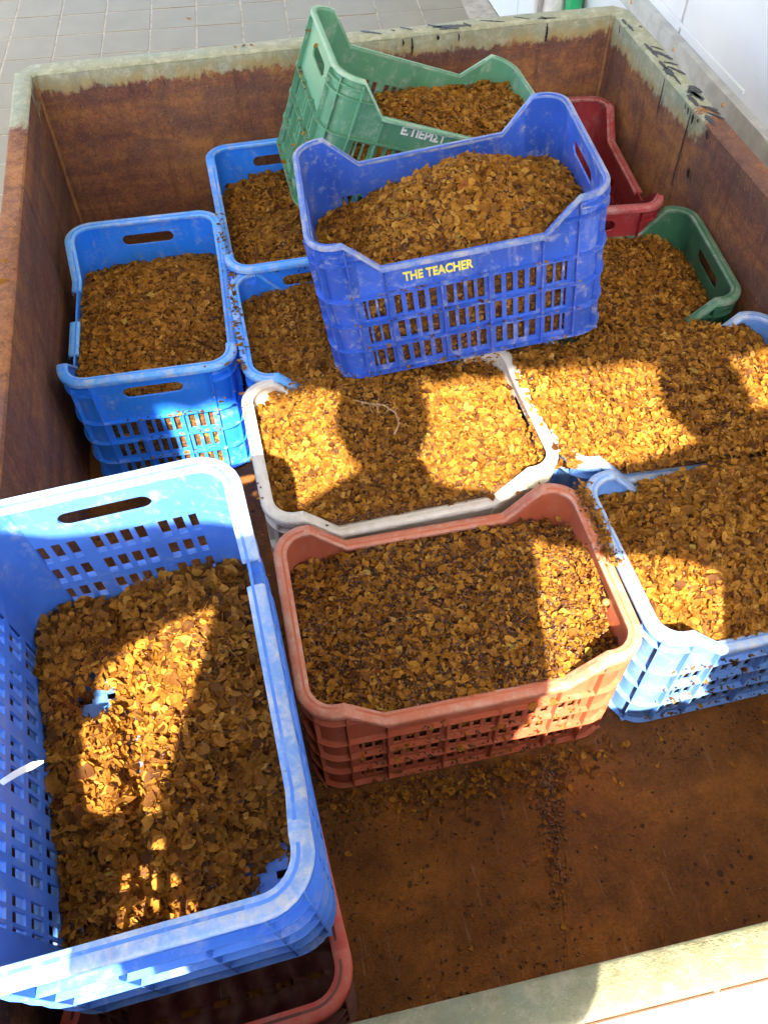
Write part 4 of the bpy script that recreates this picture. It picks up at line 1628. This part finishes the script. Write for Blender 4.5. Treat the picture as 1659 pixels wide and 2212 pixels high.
def person(name_label, base, J, shirt, trousers, zw, head, yawn=0):
    """J: joints {name:(pos, radius)} with edges; one continuous skin. head: (centre, width, height)"""
    root = empty('person', base)
    tag(root, name_label, 'person', 'onlookers standing at the front of the tub')
    names = list(J['v'])
    me = bpy.data.meshes.new('body')
    me.from_pydata([Vector(J['v'][k][0]) - Vector(base) for k in names], [(names.index(a), names.index(b)) for a, b in J['e']], [])
    o = bpy.data.objects.new('body_tmp', me)
    COL.objects.link(o)
    sk_ = o.modifiers.new('skin', 'SKIN')
    for i, k in enumerate(names):
        r = J['v'][k][1]
        me.skin_vertices[0].data[i].radius = r if isinstance(r, tuple) else (r, r)
    me.skin_vertices[0].data[names.index('pelvis')].use_root = True
    sb = o.modifiers.new('sub', 'SUBSURF')
    sb.levels = 2
    dg = bpy.context.evaluated_depsgraph_get()
    m2 = bpy.data.meshes.new_from_object(o.evaluated_get(dg))
    bpy.data.objects.remove(o)
    m2.name = 'body'
    for m in (cloth(shirt), cloth(trousers), M['skin'], M['hose']):
        m2.materials.append(m)
    hands = [Vector(J['v'][k][0]) - Vector(base) for k in names if k.startswith(('hand', 'finger', 'wrist'))]
    for f in m2.polygons:
        c = f.center
        mi = 0
        if c.z < zw - base[2]:
            mi = 1
        if c.z < .07:
            mi = 3
        if c.z > J['v']['neck'][0][2] - base[2] + .0 or any((c - h).length < .075 for h in hands):
            mi = 2
        f.material_index = mi
    m2.polygons.foreach_set('use_smooth', [True] * len(m2.polygons))
    bo = bpy.data.objects.new('body', m2)
    COL.objects.link(bo)
    bo.parent = root
    # head is grown with a few rings so it has brow, nose, chin; hair is a separate cap
    (hx, hy, hz), hw, hh = head
    V, F = [], []
    nu, nv = 20, 14
    for j in range(nv + 1):
        ph = math.pi * j / nv
        for i in range(nu):
            a = 2 * math.pi * i / nu
            sx, sy, cz = math.sin(ph) * math.cos(a), math.sin(ph) * math.sin(a), math.cos(ph)
            jaw = 1 - .28 * max(0, -cz) ** 1.5
            x, y, z = sx * hw * jaw, sy * hw * 1.22 * jaw, cz * hh
            fr = max(0, sy)
            if fr > .75 and abs(cz + .12) < .2 and abs(sx) < .3:
                y += .020 * (1 - abs(sx) / .3)
            if fr > .6 and abs(cz - .05) < .12 and .2 < abs(sx) < .55:
                y -= .006
            if fr > .7 and abs(cz + .48) < .1 and abs(sx) < .3:
                y += .004
            V.append((hx + x - base[0], hy + y - base[1], hz + z - base[2]))
    for j in range(nv):
        for i in range(nu):
            F.append((j * nu + i, (j + 1) * nu + i, (j + 1) * nu + (i + 1) % nu, j * nu + (i + 1) % nu))
    hd = mesh_obj('head', V, F, M['skin'], root, 180)
    V2, F2 = [], []
    for j in range(nv + 1):
        for i in range(nu):
            v = Vector(V[j * nu + i])
            c = Vector((hx - base[0], hy - base[1], hz - base[2]))
            V2.append(c + (v - c) * 1.05 + Vector((0, -.006, .008)))
    for j in range(nv):
        for i in range(nu):
            a = 2 * math.pi * (i + .5) / nu
            if j < 4 or (j < 9 and math.sin(a) < .25):
                F2.append((j * nu + i, (j + 1) * nu + i, (j + 1) * nu + (i + 1) % nu, j * nu + (i + 1) % nu))
    mesh_obj('hair', V2, F2, M['hair'], hd, 180)
    for s in (-1, 1):
        MB().lathe([(.001, -.006), (.018, -.004), (.02, .002), (.012, .006)], 10).build('ear', M['skin'], hd, 60).matrix_local = Matrix.Translation((hx - base[0] + s * hw * .98, hy - base[1], hz - base[2] - .01)) @ Matrix.Rotation(s * math.pi / 2, 4, 'Y') @ Matrix.Diagonal((1.5, .9, .7, 1))
        MB().lathe([(.001, 0), (.008, .002), (.011, .008), (.008, .014)], 10).build('eye', M['ink_white'], hd, 60).matrix_local = Matrix.Translation((hx - base[0] + s * hw * .42, hy - base[1] + hw * .98, hz - base[2] + hh * .06)) @ Matrix.Rotation(-math.pi / 2, 4, 'X') @ Matrix.Scale(.7, 4)
    return root


def body(cx, y, zs, lean=0., hw=.185, neck=None, lh=None, rh=None, le=None, re_=None, zb=ZP, feet=.11, wr=.13, ar=.06, fr=.030, rup=0., cr=.085, px=0., pr=None, dr=.10):
    """standing skeleton. zs shoulder height; lh/rh hand positions, le/re_ elbows"""
    hip = zb + (zs - zb) * .60
    nk = neck or (cx, y, zs + .075)
    v = {'pelvis': ((cx + px, y, hip), (dr, pr or wr)), 'waist': ((cx + px * .6, y, hip + .13), (dr * .95, (pr or wr) * 1.04)), 'chest': ((cx, y, zs - .15), (dr * 1.1, wr * 1.05)),
         'collar': ((cx + (nk[0] - cx) * .4, y, zs - .015), (.065, cr)), 'neck': (nk, (.050, .052)), 'crown': ((nk[0], nk[1], nk[2] + .12), (.05, .05))}
    e = [('pelvis', 'waist'), ('waist', 'chest'), ('chest', 'collar'), ('collar', 'neck'), ('neck', 'crown')]
    for s, nm, el, hd in ((-1, 'l', le, lh), (1, 'r', re_, rh)):
        v['sh' + nm] = ((cx + s * hw, y, zs - .045 + (rup if s > 0 else 0)), (ar, ar))
        v['el' + nm] = (el, (ar * .85, ar * .85))
        wv = Vector(hd) * .82 + Vector(el) * .18
        v['wrist' + nm] = (tuple(wv), (fr, fr * .9))
        v['hand' + nm] = (hd, (.042, .024))
        e += [('collar', 'sh' + nm), ('sh' + nm, 'el' + nm), ('el' + nm, 'wrist' + nm), ('wrist' + nm, 'hand' + nm)]
        d = (Vector(hd) - wv).normalized()
        sd = d.cross(Vector((0, 1, 0)))
        if sd.length < .2:
            sd = d.cross(Vector((1, 0, 0)))
        sd.normalize()
        for k, ln in enumerate((.062, .072, .068, .055)):
            b0 = Vector(hd) + sd * (-.027 + .018 * k)
            f1 = b0 + d * (.03 + ln * .45)
            f2 = f1 + d * ln * .5 + Vector((0, 0, -.012))
            v['finger%s%da' % (nm, k)] = (tuple(f1), (.009, .009))
            v['finger%s%db' % (nm, k)] = (tuple(f2), (.0075, .0075))
            e += [('hand' + nm, 'finger%s%da' % (nm, k)), ('finger%s%da' % (nm, k), 'finger%s%db' % (nm, k))]
        tb = Vector(wv) + d * .02 - sd * .045
        v['finger%st' % nm] = (tuple(tb + d * .025), (.010, .010))
        e += [('hand' + nm, 'finger%st' % nm)]
        v['hip' + nm] = ((cx + s * .085, y, hip - .05), (.085, .09))
        v['knee' + nm] = ((cx + s * feet * .95, y + .02, zb + (hip - zb) * .5), (.062, .065))
        v['ankle' + nm] = ((cx + s * feet, y - .01, zb + .09), (.045, .05))
        v['foot' + nm] = ((cx + s * feet, y + .02, zb + .045), (.045, .045))
        v['toe' + nm] = ((cx + s * feet * 1.1, y + .15, zb + .035), (.042, .034))
        e += [('pelvis', 'hip' + nm), ('hip' + nm, 'knee' + nm), ('knee' + nm, 'ankle' + nm), ('ankle' + nm, 'foot' + nm), ('foot' + nm, 'toe' + nm)]
    return {'v': v, 'e': e}


C0 = Vector((-.3752, -.9313, 1.4448))
Rc = cam.matrix_world.to_3x3()
# photographer: phone held in both hands in front of the throat
ph_c = C0 + Rc @ Vector((.0, -.045, .030))
yp = -1.19
person('photographer in a grey shirt holding up a phone, standing at the tub front', (-.43, yp, ZP),
       body(-.435, yp, 1.545, neck=(-.445, yp, 1.65), le=(-.63, yp + .02, 1.25), re_=(-.235, yp + .02, 1.25), lh=(-.425, yp + .175, 1.372), rh=(-.325, yp + .175, 1.372), wr=.262, ar=.075, px=-.05, pr=.30),
       (.20, .21, .23), (.05, .06, .10), 1.02, ((-.455, yp, 1.835), .084, .125))
fo = empty('smartphone')
fo.matrix_world = Matrix.Translation(ph_c) @ Rc.to_4x4()
tag(fo, 'black smartphone held up by the photographer', 'phone')
MB().box((-.036, -.10, .004), (.036, .05, .012), .003).build('case', M['hose'], fo)
MB().box((-.033, -.096, .0122), (.033, .046, .0128)).build('screen', M['ink_shadow'], fo)
yq = -1.20
person('onlooker in a blue shirt standing right of the photographer with an arm on his shoulder', (.30, yq, ZP),
       body(.315, yq, 1.52, neck=(.21, yq, 1.605), le=(.05, yq, 1.49), lh=(-.19, yq, 1.53), re_=(.62, yq - .02, 1.25), rh=(.60, yq + .03, 1.02), wr=.20, ar=.10, fr=.07, rup=.11, cr=.13, dr=.17, px=-.055, pr=.21),
       (.12, .18, .32), (.06, .06, .07), 1.0, ((.165, yq, 1.775), .082, .120))
person('onlooker in a green shirt standing left of the photographer with an arm on his shoulder', (-1.08, yq, ZP),
       body(-1.065, yq, 1.60, neck=(-1.03, yq, 1.70), re_=(-.84, yq, 1.565), rh=(-.66, yq, 1.60), le=(-1.36, yq - .02, 1.28), lh=(-1.34, yq + .03, 1.04), wr=.19, ar=.10, fr=.07, px=.03, pr=.25, dr=.18),
       (.16, .24, .15), (.08, .07, .06), 1.05, ((-.985, yq, 1.88), .082, .120))
print('tiles', nt_, 'objects', len(bpy.data.objects))
